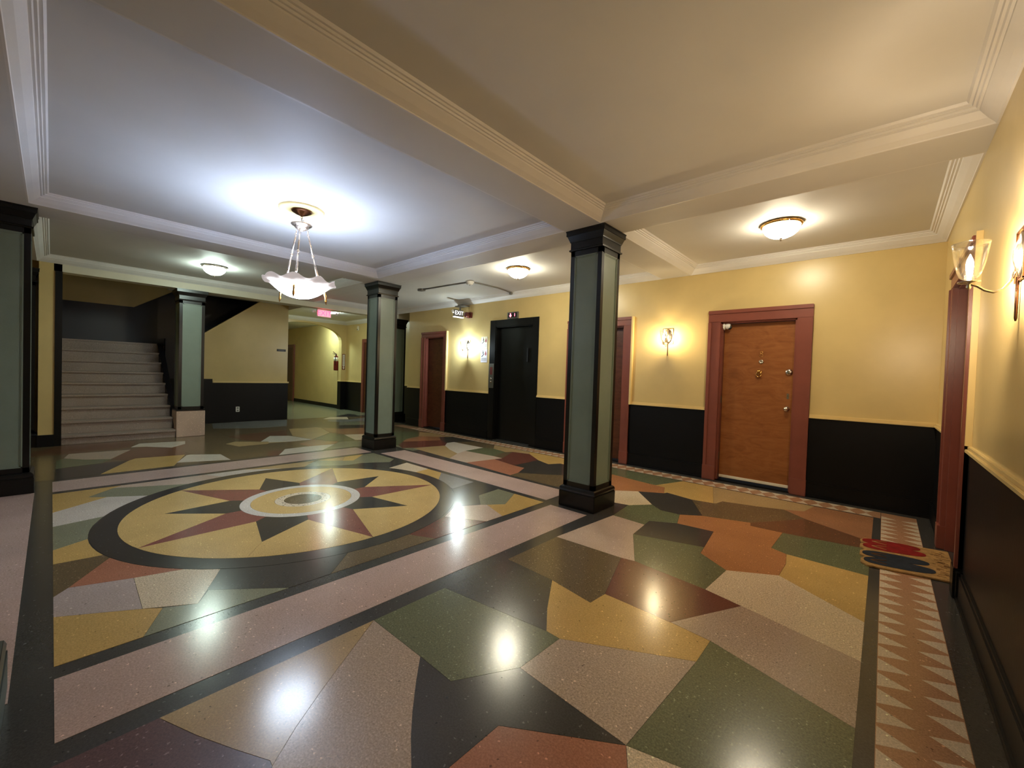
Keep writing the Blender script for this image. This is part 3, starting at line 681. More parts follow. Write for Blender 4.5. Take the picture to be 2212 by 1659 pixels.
MB().prism([(2.42, 2.137), (3.64, 3.10), (3.64, 3.118), (2.42, 2.155)], -12.26, -12.085, lambda a, b, h: (h, a, b)).build('sloping_cap', M['rail'], wall_hall)
wall_corridor = wall_pieces('wall_corridor', [(-20.1, 4.15, 0, -12.25, 4.30, 3.2), (-20.2, 4.15, 0, -20.0, 7.15, 3.2), (-20.1, 6.90, 0, -14.4, 7.15, 3.2)])
MB().box(-20.0, 6.885, 0, -14.4, 6.91, 0.13).build('skirting', M['dado'], wall_corridor)
# hall wall left of the far pilaster, set back from the lift wall
wall_recess = wall_pieces('wall_recess', [(-14.2, 6.98, 0, -9.3, 7.18, 3.2)])
MB().box(-14.2, 6.968, 0, -13.02, 6.99, ZR).box(-12.36, 6.968, 0, -9.46, 6.99, ZR).build('wainscot', M['dado'], wall_recess)
MB().box(-14.2, 6.95, ZR, -13.02, 6.99, ZR + 0.04).box(-12.36, 6.95, ZR, -9.46, 6.99, ZR + 0.04).build('chair_rail', M['rail'], wall_recess)
# arch wall
ar = [(6.99, 0.0), (6.99, 3.12), (4.29, 3.12), (4.29, 0.0), (4.40, 0.0), (4.40, 2.30)]
yc, zc, ry, rz = 5.60, 2.30, 1.20, 0.62
ar += [(yc - ry * math.cos(PI * k / 24) if k else 4.40, zc + rz * math.sin(PI * k / 24) ** 0.75) for k in range(1, 24)]
ar += [(6.80, 2.30), (6.80, 0.0)]
wall_arch = struct(MB().prism(ar, -14.40, -14.20, lambda a, b, h: (h, a, b)).build('wall_arch', M['wall']))
MB().box(-14.42, 6.785, 0, -14.18, 6.99, ZR).build('wainscot', M['dado'], wall_arch)
MB().box(-14.43, 6.775, ZR, -14.165, 6.99, ZR + 0.035).build('chair_rail', M['rail'], wall_arch)

# ================================================================ DOORS
def door_unit(idx, x0, x1, ztop, casing_w, leaf_mat, leaf_y, y=WF, bead=False, head_z=None):
    """x0..x1 clear opening in the far wall; the casing stands round it"""
    d = struct_empty('door_%d' % idx, ((x0 + x1) / 2, y, 0))
    hz = ztop + casing_w
    for a, b in ((x0 - casing_w, x0), (x1, x1 + casing_w)):
        mb = MB().box(a, y - 0.032, 0.20, b, y + 0.01, ztop)
        ia, ib = (a, a + 0.045) if a < x0 - 0.01 else (b - 0.045, b)
        mb.box(ia, y - 0.046, 0.20, ib, y, ztop + 0.0)
        mb.build('casing', M['casing'], d, 0.004)
        MB().box(a - 0.004, y - 0.052, 0, b + 0.004, y + 0.01, 0.205).build('plinth_block', M['casing'], d, 0.004)
    MB().box(x0 - casing_w, y - 0.032, ztop, x1 + casing_w, y + 0.01, hz).box(x0 - casing_w, y - 0.048, hz - 0.05, x1 + casing_w, y, hz).build('casing', M['casing'], d, 0.004)
    for a, b in ((x0 - 0.02, x0 + 0.022), (x1 - 0.022, x1 + 0.02)):
        MB().box(a, y, 0, b, y + 0.2, ztop).build('jamb', M['casing'], d)
    MB().box(x0, y, ztop - 0.02, x1, y + 0.2, ztop + 0.02).build('jamb', M['casing'], d)
    leaf = MB().box(x0 + 0.026, leaf_y, 0.035, x1 - 0.026, leaf_y + 0.045, ztop - 0.024).build('door_leaf', leaf_mat, d, 0.003)
    MB().box(x0, y + 0.0, 0.0, x1, y + 0.2, 0.014).build('threshold', M['dado'], d)
    if bead:
        MB().box(x1 + casing_w, y - 0.05, ZR, x1 + casing_w + 0.028, y + 0.005, hz).build('edge_bead', M['rail'], d)
    return d, leaf
d1, leaf1 = door_unit(1, -1.755, -0.855, 2.245, 0.165, M['door'], WF + 0.075)
LY = WF + 0.075
MB().box(-1.725, LY - 0.016, 0.042, -0.885, LY + 0.002, 0.078).build('door_sweep', M['offwhite'], leaf1, 0.003)
mb = MB().lathe([(0.0, 0.0), (0.036, 0.0), (0.036, 0.006), (0.030, 0.012), (0.0, 0.012)], (-1.275, LY, 1.548), '-y', 24)
mb.lathe([(0.0, 0.01), (0.022, 0.014), (0.026, 0.028), (0.016, 0.042), (0.0, 0.046)], (-1.275, LY, 1.560), '-y', 20)
mb.torus((-1.275, LY - 0.022, 1.515), 0.030, 0.006, 'y', 20, 8).lathe([(0.0, 0.0), (0.012, 0.004), (0.014, 0.018), (0.0, 0.026)], (-1.275, LY, 1.484), '-y', 14)
mb.build('door_knocker', M['brass'], leaf1)
mb = MB().lathe([(0.0, 0.0), (0.030, 0.0), (0.030, 0.006), (0.022, 0.012), (0.012, 0.012), (0.010, 0.007), (0.0, 0.007)], (-1.255, LY, 1.690), '-y', 24)
mb.build('peephole', M['chrome'], leaf1)
mb = MB().torus((-1.256, LY - 0.003, 1.778), 0.018, 0.004, 'y', 18, 6).torus((-1.256, LY - 0.003, 1.815), 0.015, 0.004, 'y', 18, 6)
mb.build('door_numeral', M['brass'], leaf1)
mb = MB().lathe([(0.0, 0.0), (0.043, 0.0), (0.041, 0.012), (0.028, 0.022), (0.020, 0.024), (0.0, 0.026)], (-0.935, LY, 1.555), '-y', 24)
mb.box(-0.940, LY - 0.034, 1.540, -0.930, LY - 0.02, 1.570)
mb.build('deadbolt', M['chrome'], leaf1)
MB().box(-0.948, LY - 0.004, 1.205, -0.922, LY + 0.001, 1.275).build('latch_plate', M['chrome'], leaf1)
mb = MB().lathe([(0.0, 0.0), (0.034, 0.0), (0.032, 0.006), (0.014, 0.010), (0.012, 0.030), (0.024, 0.040), (0.030, 0.054), (0.024, 0.068), (0.0, 0.072)], (-0.940, LY, 1.075), '-y', 24)
mb.build('door_knob', M['chrome'], leaf1)
MB().box(-1.738, WF + 0.03, 1.10, -1.730, WF + 0.075, 1.20).build('hinge', M['steel'], d1)
MB().box(-1.738, WF + 0.03, 0.30, -1.730, WF + 0.075, 0.40).build('hinge', M['steel'], d1)

d2, leaf2 = door_unit(2, -8.72, -7.97, 2.28, 0.13, M['door_dark'], WF + 0.10, bead=True)
d4, leaf4 = door_unit(4, -4.22, -3.24, 2.28, 0.14, M['door_dark'], WF + 0.10, bead=True)
MB().lathe([(0.0, 0.0), (0.03, 0.0), (0.012, 0.010), (0.012, 0.030), (0.028, 0.05), (0.0, 0.07)], (-4.13, WF + 0.10, 1.05), '-y', 20).build('door_knob', M['chrome'], leaf4)
MB().lathe([(0.0, 0.0), (0.03, 0.0), (0.012, 0.010), (0.012, 0.030), (0.028, 0.05), (0.0, 0.07)], (-8.05, WF + 0.10, 1.05), '-y', 20).build('door_knob', M['chrome'], leaf2)
# lift doors: black surround, recess, leaf with a narrow window
d3 = struct_empty('door_3', (-5.71, WF, 0))
for b in ((-6.385, -6.22), (-5.20, -5.05)):
    MB().box(b[0], WF - 0.018, 0, b[1], WF + 0.01, 2.56).build('surround', M['black'], d3, 0.003)
MB().box(-6.22, WF - 0.018, 2.42, -5.20, WF + 0.01, 2.56).build('surround', M['black'], d3, 0.003)
for b in ((-6.23, -6.20), (-5.22, -5.19)): MB().box(b[0], WF, 0, b[1], WF + 0.2, 2.42).build('jamb', M['black'], d3)
MB().box(-6.22, WF, 2.40, -5.20, WF + 0.2, 2.44).build('jamb', M['black'], d3)
leaf3 = MB().box(-6.20, WF + 0.10, 0.01, -5.22, WF + 0.15, 2.40).build('door_leaf', M['black'], d3, 0.003)
MB().box(-5.42, WF + 0.085, 1.68, -5.38, WF + 0.10, 1.96).build('door_handle', M['black_plastic'], leaf3, 0.004)
MB().box(-6.2, WF - 0.03, 0, -5.22, WF + 0.2, 0.012).build('threshold', M['steel'], d3)
# door in the right-hand wall
d5 = struct_empty('door_5', (0.44, 4.71, 0))
for a, b in ((4.06, 4.20), (5.22, 5.36)):
    MB().box(0.405, a, 0.20, 0.45, b, 2.28).box(0.392, (a if a < 4.5 else b - 0.045), 0.20, 0.44, (a + 0.045 if a < 4.5 else b), 2.28).build('casing', M['casing'], d5, 0.004)
    MB().box(0.388, a - 0.004, 0, 0.45, b + 0.004, 0.205).build('plinth_block', M['black'] if a < 4.5 else M['casing'], d5, 0.004)
MB().box(0.405, 4.06, 2.28, 0.45, 5.36, 2.42).box(0.392, 4.06, 2.375, 0.44, 5.36, 2.42).build('casing', M['casing'], d5, 0.004)
for a, b in ((4.18, 4.222), (5.198, 5.24)): MB().box(0.44, a, 0, 0.61, b, 2.28).build('jamb', M['casing'], d5)
MB().box(0.44, 4.20, 2.26, 0.61, 5.22, 2.30).build('jamb', M['casing'], d5)
leaf5 = MB().box(0.545, 4.226, 0.03, 0.59, 5.194, 2.25).build('door_leaf', M['door'], d5, 0.003)
MB().lathe([(0.0, 0.0), (0.03, 0.0), (0.012, 0.010), (0.012, 0.030), (0.028, 0.05), (0.0, 0.07)], (0.545, 4.32, 1.05), '-x', 20).build('door_knob', M['brass'], leaf5)
MB().box(0.408, 4.036, ZR + 0.045, 0.445, 4.061, 2.44).build('edge_bead', M['rail'], d5)
MB().box(0.40, 4.005, 0.0, 0.445, 4.054, 0.19).build('skirting_end', M['black'], d5)
# doors seen as slivers of frame in the hall and the corridor
d6 = struct_empty('door_6', (-12.69, 6.98, 0))
for a, b in ((-13.02, -12.90), (-12.48, -12.36)):
    MB().box(a, 6.93, 0, b, 6.99, 2.32).build('casing', M['casing'], d6, 0.004)
MB().box(-13.02, 6.93, 2.32, -12.36, 6.99, 2.44).build('casing', M['casing'], d6, 0.004)
MB().box(-12.90, 6.965, 0.01, -12.48, 6.986, 2.32).build('door_leaf', M['door_dark'], d6)
d7 = struct_empty('door_7', (-19.1, 6.90, 0))
for a, b in ((-18.75, -18.61), (-19.75, -19.61)):
    MB().box(a, 6.85, 0, b, 6.91, 2.28).build('casing', M['casing'], d7, 0.004)
MB().box(-19.75, 6.85, 2.28, -18.61, 6.91, 2.40).build('casing', M['casing'], d7, 0.004)
MB().box(-19.61, 6.88, 0.01, -18.75, 6.905, 2.28).build('door_leaf', M['door_dark'], d7)

# ================================================================ STAIRS
stair = thing('staircase', 'dim grey terrazzo stairs rising to a dark landing beyond the pink-footed column', 'staircase', (-10.1, 0.86, 0))
for i in range(8):
    x = -10.08 - 0.28 * i; z = 0.151 + 0.2125 * i
    zb = 0 if i == 0 else z - 0.2125
    MB().box(x - 0.32, 0.114, zb, x - 0.006, 1.60, z - 0.035).box(x - 0.32, 0.114, z - 0.035, x + 0.034, 1.60, z).build('step', M['step'], stair, 0.004)
MB().box(-13.58, 0.12, 1.64, -12.32, 1.60, 1.815).box(-13.58, 1.60, 1.64, -12.26, 2.2, 1.815).box(-13.58, 0.12, 1.815, -12.30, 1.60, 1.85).build('landing', M['step'], stair, 0.004)
pp = [(-10.3, 0.0), (-10.3, 0.22), (-12.3, 1.86), (-12.3, 0.0)][::-1]
MB().prism(pp, 1.605, 1.70, lambda a, b, h: (a, h, b)).build('parapet', M['navy'], stair, 0.006)
pp = [(2.2, 1.60), (4.1, 3.10), (4.1, 2.90), (2.2, 1.40)]
MB().prism(pp[::-1], -13.58, -12.26, lambda a, b, h: (h, a, b)).build('upper_flight', M['step'], stair)

# ================================================================ COLUMNS
def column(cx, cy, label, ztop=ZS, pink=False, half=0.19, cap=1.0):
    t = thing('column', label, 'column', (cx, cy, 0), 'square columns of the lobby')
    k = half / 0.19
    zb = 0.0
    if pink:
        MB().box(cx - 0.225, cy - 0.225, 0, cx + 0.225, cy + 0.225, 0.50).build('plinth', M['plinth'], t, 0.006)
        zb = 0.50
        MB().box(cx - 0.215 * k, cy - 0.215 * k, zb, cx + 0.215 * k, cy + 0.215 * k, zb + 0.03).build('base_moulding', M['black'], t, 0.006)
        zs = zb + 0.03
    else:
        MB().box(cx - 0.222, cy - 0.222, 0, cx + 0.222, cy + 0.222, 0.168).build('base', M['black'], t, 0.005)
        MB().frustum(cx, cy, 0.168, 0.214, 0.190, 0.220).frustum(cx, cy, 0.190, 0.220, 0.212, 0.212).frustum(cx, cy, 0.212, 0.210, 0.222, 0.196).build('base_moulding', M['black'], t)
        zs = 0.218
    zt = ztop - 0.215
    h, w = 0.19 * k, 0.048 * k
    mb = MB().box(cx - h + 0.016, cy - h + 0.016, zs, cx + h - 0.016, cy + h - 0.016, zt)
    for sx in (-1, 1):
        for sy in (-1, 1):
            x, y = cx + sx * h, cy + sy * h
            mb.box(x, y, zs, x - sx * w, y - sy * w, zt)
    for z0, z1 in ((zs, zs + 0.055), (zt - 0.055, zt)): mb.box(cx - h, cy - h, z0, cx + h, cy + h, z1)
    mb.build('shaft', M['black'], t)
    p0, p1 = zs + 0.055, zt - 0.055
    a = h - w
    for dx, dy in ((1, 0), (-1, 0), (0, 1), (0, -1)):
        mb = MB()
        def pb(u0, u1, z0, z1, d0, d1):
            if dx: mb.box(cx + dx * d0, cy + u0, z0, cx + dx * d1, cy + u1, z1)
            else: mb.box(cx + u0, cy + dy * d0, z0, cx + u1, cy + dy * d1, z1)
        d0, d1 = h - 0.016, h - 0.010
        pb(-a, a, p0, p1, d0, d1)
        for b0, b1, d2 in ((0.0, 0.012, h - 0.001), (0.012, 0.022, h - 0.006)):
            pb(-a + b0, -a + b1, p0 + b0, p1 - b0, d0, d2); pb(a - b1, a - b0, p0 + b0, p1 - b0, d0, d2)
            pb(-a + b0, a - b0, p0 + b0, p0 + b1, d0, d2); pb(-a + b0, a - b0, p1 - b1, p1 - b0, d0, d2)
        mb.build('panel', M['panel'], t)
    z = ztop; k = k * cap
    mb = MB().frustum(cx, cy, z - 0.215, 0.205 * k, z - 0.200, 0.208 * k).frustum(cx, cy, z - 0.200, 0.205 * k, z - 0.192, 0.196 * k)
    mb.frustum(cx, cy, z - 0.192, 0.194 * k, z - 0.120, 0.194 * k).frustum(cx, cy, z - 0.120, 0.200 * k, z - 0.108, 0.203 * k)
    mb.frustum(cx, cy, z - 0.108, 0.203 * k, z - 0.055, 0.224 * k).frustum(cx, cy, z - 0.055, 0.231 * k, z - 0.012, 0.231 * k).frustum(cx, cy, z - 0.012, 0.236 * k, z, 0.236 * k)
    mb.build('capital', M['black'], t)
    return t
column(-2.392, 3.955, 'largest black column with grey-green panels, standing between the red star and the wooden door')
column(-6.857, 4.03, 'free-standing black column with grey-green panels, left of the red-framed narrow door')
column(-6.815, -0.337, 'black column with a wide grey-green panel cut by the left edge of the photo')
column(-2.51, -0.339, 'black column whose base corner alone shows at the lower left edge', cap=0.78)
column(-10.275, 1.833, 'grey-green panelled column on a pink block at the foot of the stairs', ZB, True, 0.20)
column(-10.275, -0.365, 'thin dark column between the left edge column and the yellow wall strip', ZB)
column(-10.275, 6.49, 'far dark column half hidden behind the middle column, beside the narrow door', ZB)

# ================================================================ CHANDELIER
HX, HY = -4.67, 1.77
ch = thing('chandelier', 'bronze chandelier with three rods and a glowing scalloped glass bowl', 'chandelier', (HX, HY, ZC - 0.02))
MB().lathe([(0.0, 3.012), (0.012, 3.014), (0.03, 3.022), (0.062, 3.036), (0.088, 3.052), (0.096, 3.056), (0.101, 3.066), (0.098, 3.074), (0.0, 3.076)], (HX, HY, 0), seg=36).build('canopy', M['bronze'], ch)
mb = MB()
for k, z in enumerate((3.000, 2.975, 2.950)):
    mb.torus((HX, HY, z), 0.011, 0.0032, 'y' if k % 2 else 'x', 14, 6)
mb.tube([(HX + 0.004, HY + 0.004, 3.02), (HX + 0.006, HY - 0.004, 2.96), (HX, HY, 2.90)], 0.0022, 6)
mb.build('chain', M['chrome'], ch)
mb = MB().lathe([(0.0, 2.852), (0.014, 2.855), (0.022, 2.866), (0.045, 2.872), (0.070, 2.892), (0.082, 2.908), (0.098, 2.914), (0.104, 2.922), (0.100, 2.930), (0.060, 2.932), (0.0, 2.934)], (HX, HY, 0), seg=40,
                wave=lambda r, h, t: (r * (1 + (0.035 * math.cos(20 * t) if 2.87 < h < 2.912 else 0)), h))
mb.build('hub', M['champagne'], ch)
for k in range(2): MB().torus((HX + (-0.045, 0.045)[k], HY, 2.945), 0.018, 0.003, 'y', 14, 6).build('hub_loop', M['chrome'], ch)
# view direction frame for the three arms: one towards the room's front, two behind
base = math.degrees(math.atan2(-HY, -HX))
for a in (base - 13, base + 107, base - 133):
    ca, sa = math.cos(math.radians(a)), math.sin(math.radians(a))
    def q(r, z): return (HX + r * ca, HY + r * sa, z)
    mb = MB().tube([q(0.062, 2.872), q(0.066, 2.858)], 0.007, 8)
    mb.torus(q(0.066, 2.845), 0.011, 0.003, 'y', 12, 6).torus(q(0.070, 2.825), 0.011, 0.003, 'x', 12, 6)
    mb.tube([q(0.072, 2.812), q(0.076, 2.80), q(0.118, 2.63)], [0.004, 0.0075, 0.0075], 10)
    mb.tube([q(0.118, 2.63), q(0.121, 2.615), q(0.124, 2.60)], [0.008, 0.015, 0.008], 10)
    mb.tube([q(0.124, 2.60), q(0.150, 2.50), q(0.172, 2.41), q(0.180, 2.385)], [0.007, 0.010, 0.013, 0.008], 10)
    mb.torus(q(0.184, 2.365), 0.017, 0.004, 'y' if abs(sa) < 0.6 else 'x', 16, 8)
    mb.tube([q(0.188, 2.348), q(0.236, 2.236)], 0.006, 8)
    mb.build('arm', M['champagne'], ch)
    mb = MB().tube([q(0.248, 2.250), q(0.256, 2.225), q(0.262, 2.195), q(0.266, 2.15), q(0.270, 2.115)], [0.007, 0.014, 0.010, 0.012, 0.003], 12)
    mb.build('finial', M['brass'], ch)
BOWL_M = shade_glass('bowl_glow', 2.205 - ZC + 0.02, 2.320 - ZC + 0.02, BOWL_E, 0.13, (0.68, 0.82, 1.0), (0.97, 0.88, 0.86))
W_ = lambda r, h, t: (r * (1 + 0.03 * ((r / 0.335) ** 3) * math.cos(9 * t)), h + 0.020 * ((r / 0.335) ** 4) * math.sin(9 * t))
MB().lathe([(0.0, 2.142), (0.05, 2.146), (0.11, 2.160), (0.165, 2.186), (0.195, 2.206), (0.192, 2.212), (0.16, 2.195), (0.10, 2.168), (0.0, 2.152)], (HX, HY, 0), seg=90, wave=W_).build('bowl', BOWL_M, ch)
MB().lathe([(0.195, 2.206), (0.235, 2.240), (0.262, 2.266), (0.295, 2.296), (0.325, 2.314), (0.345, 2.320), (0.349, 2.327), (0.322, 2.324), (0.290, 2.305), (0.256, 2.274), (0.230, 2.248), (0.192, 2.212)], (HX, HY, 0), seg=90, wave=W_).build('bowl_rim', BOWL_M, ch)
R_ = 0.028
bulb_mat = emit('chandelier_bulb_glow', CHAND_C, CHAND_W / (3 * PI * 4 * PI * R_ * R_))
for k in range(3):
    a = math.radians(base + 47 + 120 * k)
    MB().lathe([(0.0, -R_), (R_ * 0.7, -R_ * 0.7), (R_, 0.0), (R_ * 0.7, R_ * 0.7), (0.0, R_)], (HX + 0.09 * math.cos(a), HY + 0.09 * math.sin(a), 2.245), seg=14).build('bulb', bulb_mat, ch)

# ================================================================ DOME LIGHTS
def dome(x, y, z, key, label, r=0.175):
    t = thing('ceiling_light', label, 'ceiling light', (x, y, z), 'dome lights on the ceiling')
    w, c = DOME_W[key]
    MB().lathe([(0.0, z), (r * 0.98, z), (r * 1.02, z - 0.006), (r * 1.04, z - 0.018), (r * 1.0, z - 0.030), (r * 0.94, z - 0.034), (r * 0.90, z - 0.030), (0.0, z - 0.028)][::-1], (x, y, 0), seg=44).build('rim', M['brass'] if key != 'stair' else M['chrome'], t)
    MB().lathe([(0.0, z - 0.155), (r * 0.18, z - 0.152), (r * 0.40, z - 0.142), (r * 0.62, z - 0.122), (r * 0.80, z - 0.093), (r * 0.90, z - 0.060), (r * 0.93, z - 0.030)], (x, y, 0), seg=44).build('glass_dome', emit('dome_glow_' + key, c, w / (PI * 0.155)), t)
    MB().lathe([(0.0, z - 0.182), (0.008, z - 0.180), (0.012, z - 0.172), (0.008, z - 0.164), (0.015, z - 0.160), (0.016, z - 0.152), (0.0, z - 0.150)], (x, y, 0), seg=16).build('finial', M['chrome'], t)
    for k in range(3):
        a = math.radians(60 + 120 * k)
        MB().tube([(x + r * 1.0 * math.cos(a), y + r * 1.0 * math.sin(a), z - 0.022), (x + r * 1.07 * math.cos(a), y + r * 1.07 * math.sin(a), z - 0.024)], 0.006, 8).build('screw', M['chrome'], t)
    return t
dome(-8.52, 1.84, ZC, 'stair', 'small dome light with greenish white glow over the floor before the stairs')
dome(-4.36, 4.91, ZC, 'lift', 'yellowish dome light on the ceiling between the black columns and the lift')
dome(-0.87, 5.12, ZC, 'door', 'warm dome light on the ceiling in front of the wooden door', 0.185)
hl = thing('ceiling_light', 'tiny bright light on the hall ceiling right of the red exit sign', 'ceiling light', (-12.05, 5.52, ZC))
MB().lathe([(0.0, ZC), (0.13, ZC), (0.13, ZC - 0.02), (0.0, ZC - 0.02)][::-1], (-12.05, 5.52, 0), seg=24).build('rim', M['white'], hl)
MB().lathe([(0.0, ZC - 0.075), (0.06, ZC - 0.068), (0.10, ZC - 0.05), (0.12, ZC - 0.02)], (-12.05, 5.52, 0), seg=24).build('glass_dome', emit('hall_glow', HALL_C, HALL_W / (PI * 0.05)), hl)
cl = thing('ceiling_light', 'corridor ceiling light hidden above the arch, lighting the green wall', 'ceiling light', (-14.85, 6.30, ZC))
MB().lathe([(0.0, ZC), (0.16, ZC), (0.16, ZC - 0.02), (0.0, ZC - 0.02)][::-1], (-14.85, 6.30, 0), seg=24).build('rim', M['white'], cl)
MB().lathe([(0.0, ZC - 0.085), (0.08, ZC - 0.078), (0.12, ZC - 0.055), (0.15, ZC - 0.02)], (-14.85, 6.30, 0), seg=24).build('glass_dome', emit('corridor_glow', CORR_C, CORR_W / (PI * 0.075)), cl)

# ================================================================ WALL SCONCES
def sconce(loc, rz, key, label):
    t = thing('wall_sconce', label, 'sconce', (0, 0, 0), 'wall sconces with glass cups')
    w, c = SCONCE_W[key]
    # local frame: the wall is y = 0, the arm reaches out along -y
    MB().lathe([(0.0, 0.0), (1.0, 0.0), (1.0, 0.006), (0.86, 0.012), (0.72, 0.013), (0.55, 0.020), (0.25, 0.028), (0.0, 0.030)], (0, 0, 0), '-y', 36, 0.062, 0.108).build('backplate', M['chrome'], t)
    for v in t.children[0].data.vertices:      # profile heights are already metres
        pass
    mb = MB()
    for x0, z0, x1, z1 in ((-0.082, 0.112, 0.082, 0.118), (-0.082, -0.118, 0.082, -0.112), (-0.082, -0.118, -0.076, 0.118), (0.076, -0.118, 0.082, 0.118)):
        mb.box(x0, -0.010, z0, x1, 0.001, z1)
    mb.build('frame', M['bronze'], t)
    mb = MB().tube([(0, -0.020, -0.075), (0, -0.030, -0.115), (0, -0.052, -0.150), (0, -0.080, -0.162), (0, -0.108, -0.150), (0, -0.132, -0.128), (0, -0.150, -0.118), (0, -0.160, -0.112)], 0.0055, 10)
    mb.build('arm', M['chrome'], t)
    MB().tube([(0, -0.010, -0.10), (0, -0.010, -0.285), (0, -0.010, -0.300)], [0.006, 0.006, 0.003], 10).build('rod', M['bronze'], t)
    MB().lathe([(0.0, -0.140), (0.006, -0.138), (0.010, -0.128), (0.007, -0.118), (0.012, -0.112), (0.038, -0.108), (0.040, -0.104), (0.016, -0.101), (0.016, -0.072), (0.0, -0.070)], (0, -0.16, 0), seg=24).build('cup_holder', M['chrome'], t)
    MB().lathe([(0.024, -0.092), (0.034, -0.082), (0.044, -0.055), (0.053, -0.010), (0.060, 0.040), (0.066, 0.078), (0.0635, 0.078), (0.0575, 0.040), (0.0505, -0.010), (0.0415, -0.055), (0.032, -0.080), (0.024, -0.0895)], (0, -0.16, 0), seg=36).build('glass_cup', M['glass'], t)
    MB().torus((0, -0.16, 0.078), 0.0648, 0.0016, 'z', 36, 6).build('glass_lip', M['glass'], t)
    rb = 0.013
    MB().lathe([(0.0, -0.07), (0.008, -0.068), (0.012, -0.045), (rb, -0.020), (0.010, 0.0), (0.004, 0.018), (0.0, 0.028)], (0, -0.16, 0), seg=16).build('bulb', emit('sconce_glow_' + key, c, w / (PI * 0.0056)), t)
    t.location = loc; t.rotation_euler = (0, 0, rz)
    return t
sconce((-7.10, WF, 2.045), 0, 'lift', 'cool white wall sconce between the narrow door and the lift')
sconce((-2.51, WF, 2.075), 0, 'door', 'warm wall sconce on the cream wall left of the wooden door')
sconce((0.44, 2.93, 2.02), -PI / 2, 'near', 'large bright glass-cup sconce on the right-hand wall')

# ================================================================ SIGNS AND FITTINGS
def facing_x(mb, x0, x1, y0, y1, z0, z1): return mb.box(x0, y0, z0, x1, y1, z1)
ex = thing('exit_sign', 'glowing red exit sign hung under the beam left of the middle column', 'exit sign', (-10.18, 4.42, 2.85))
MB().box(-10.215, 4.245, 2.655, -10.155, 4.585, 2.835).box(-10.20, 4.38, 2.83, -10.17, 4.46, 2.852).build('housing', M['white'], ex, 0.006)
MB().box(-10.156, 4.262, 2.672, -10.150, 4.568, 2.818).build('lit_face', M['exit_face'], ex)
text_obj('lettering', 'EXIT', 0.165, M['exit_letter'], ex, (-10.149, 4.415, 2.745), (0, 1, 0), (0, 0, 1), 0.0015)
for dy in (-0.265, 0.30):
    MB().tube([(-10.18, 4.415 + (dy * 0.62), 2.76), (-10.17, 4.415 + dy * 0.9, 2.765)], 0.010, 8).lathe([(0.0, 0.0), (0.028, 0.0), (0.034, 0.03), (0.0, 0.034)], (-10.17, 4.415 + dy, 2.765), 'x', 16).build('lamp_head', M['white'], ex)

eu = thing('emergency_light', 'small grey exit box hung by the ceiling moulding, left of the lift', 'exit sign', (-7.25, 6.22, 2.95))
MB().box(-7.42, 6.20, 2.925, -7.08, 6.36, 2.950).box(-7.33, 6.20, 2.950, -7.17, 6.34, 2.966).build('bracket', M['grey_plastic'], eu, 0.005)
MB().box(-7.285, 6.05, 2.68, -7.235, 6.31, 2.84).box(-7.275, 6.21, 2.83, -7.245, 6.25, 2.93).build('housing', M['grey_plastic'], eu, 0.006)
MB().box(-7.29, 6.045, 2.668, -7.225, 6.315, 2.686).build('lit_edge', M['letter_white'], eu)
text_obj('lettering', 'EXIT', 0.125, M['letter_white'], eu, (-7.2335, 6.18, 2.766), (0, 1, 0), (0, 0, 1), 0.001)
MB().tube([(-7.26, 6.04, 2.76), (-7.24, 5.99, 2.80)], [0.018, 0.030], 12).build('lamp_head', M['white'], eu)
hb = thing('alarm_horn', 'dull red alarm horn under a pipe beside the grey exit box', 'alarm', (-7.05, 6.33, 2.74))
MB().lathe([(0.0, 0.0), (0.052, 0.0), (0.060, 0.02), (0.060, 0.08), (0.050, 0.10), (0.0, 0.105)], (-7.05, 6.30, 2.725), '-y', 20).build('horn', M['dark_red'], hb)
MB().tube([(-7.05, 6.335, 2.77), (-7.05, 6.335, 2.92)], 0.010, 8).build('pipe', M['wall'], hb)
MB().box(-7.12, 6.30, 2.665, -6.98, 6.36, 2.79).build('back_box', M['dark_red'], hb, 0.006)

fi = thing('floor_indicator', 'grey box with red lit arrow and number above the lift', 'indicator', (-5.74, WF, 2.63))
MB().box(-5.885, WF - 0.035, 2.565, -5.585, WF + 0.003, 2.70).build('housing', M['steel'], fi, 0.006)
MB().box(-5.85, WF - 0.039, 2.585, -5.62, WF - 0.033, 2.68).build('display', M['black_plastic'], fi)
arrow = [(-0.011, 0.038), (-0.011, -0.004), (-0.032, -0.004), (0.0, -0.040), (0.032, -0.004), (0.011, -0.004), (0.011, 0.038)]
MB().prism(arrow, -0.0420, -0.0385, lambda a, b, h: (-5.785 + a, WF + h, 2.632 + b)).build('lit_arrow', M['red_led'], fi)
text_obj('lettering', '1', 0.085, M['red_led'], fi, (-5.668, WF - 0.040, 2.632), (1, 0, 0), (0, 0, 1), 0.001)

cp = thing('call_panel', 'tall steel lift call plate on the left edge of the black lift surround', 'call panel', (-6.31, WF - 0.018, 1.37))
MB().box(-6.388, WF - 0.026, 1.11, -6.232, WF - 0.016, 1.635).build('plate', M['steel'], cp, 0.004)
MB().lathe([(0.0, 0.0), (0.022, 0.0), (0.020, 0.006), (0.0, 0.007)], (-6.31, WF - 0.026, 1.31), '-y', 18).build('button', M['chrome'], cp)
MB().lathe([(0.0, 0.0), (0.022, 0.0), (0.020, 0.006), (0.0, 0.007)], (-6.31, WF - 0.026, 1.24), '-y', 18).build('button', M['chrome'], cp)
MB().box(-6.345, WF - 0.0285, 1.40, -6.275, WF - 0.0255, 1.56).build('notice_plate', M['dark_red'], cp)

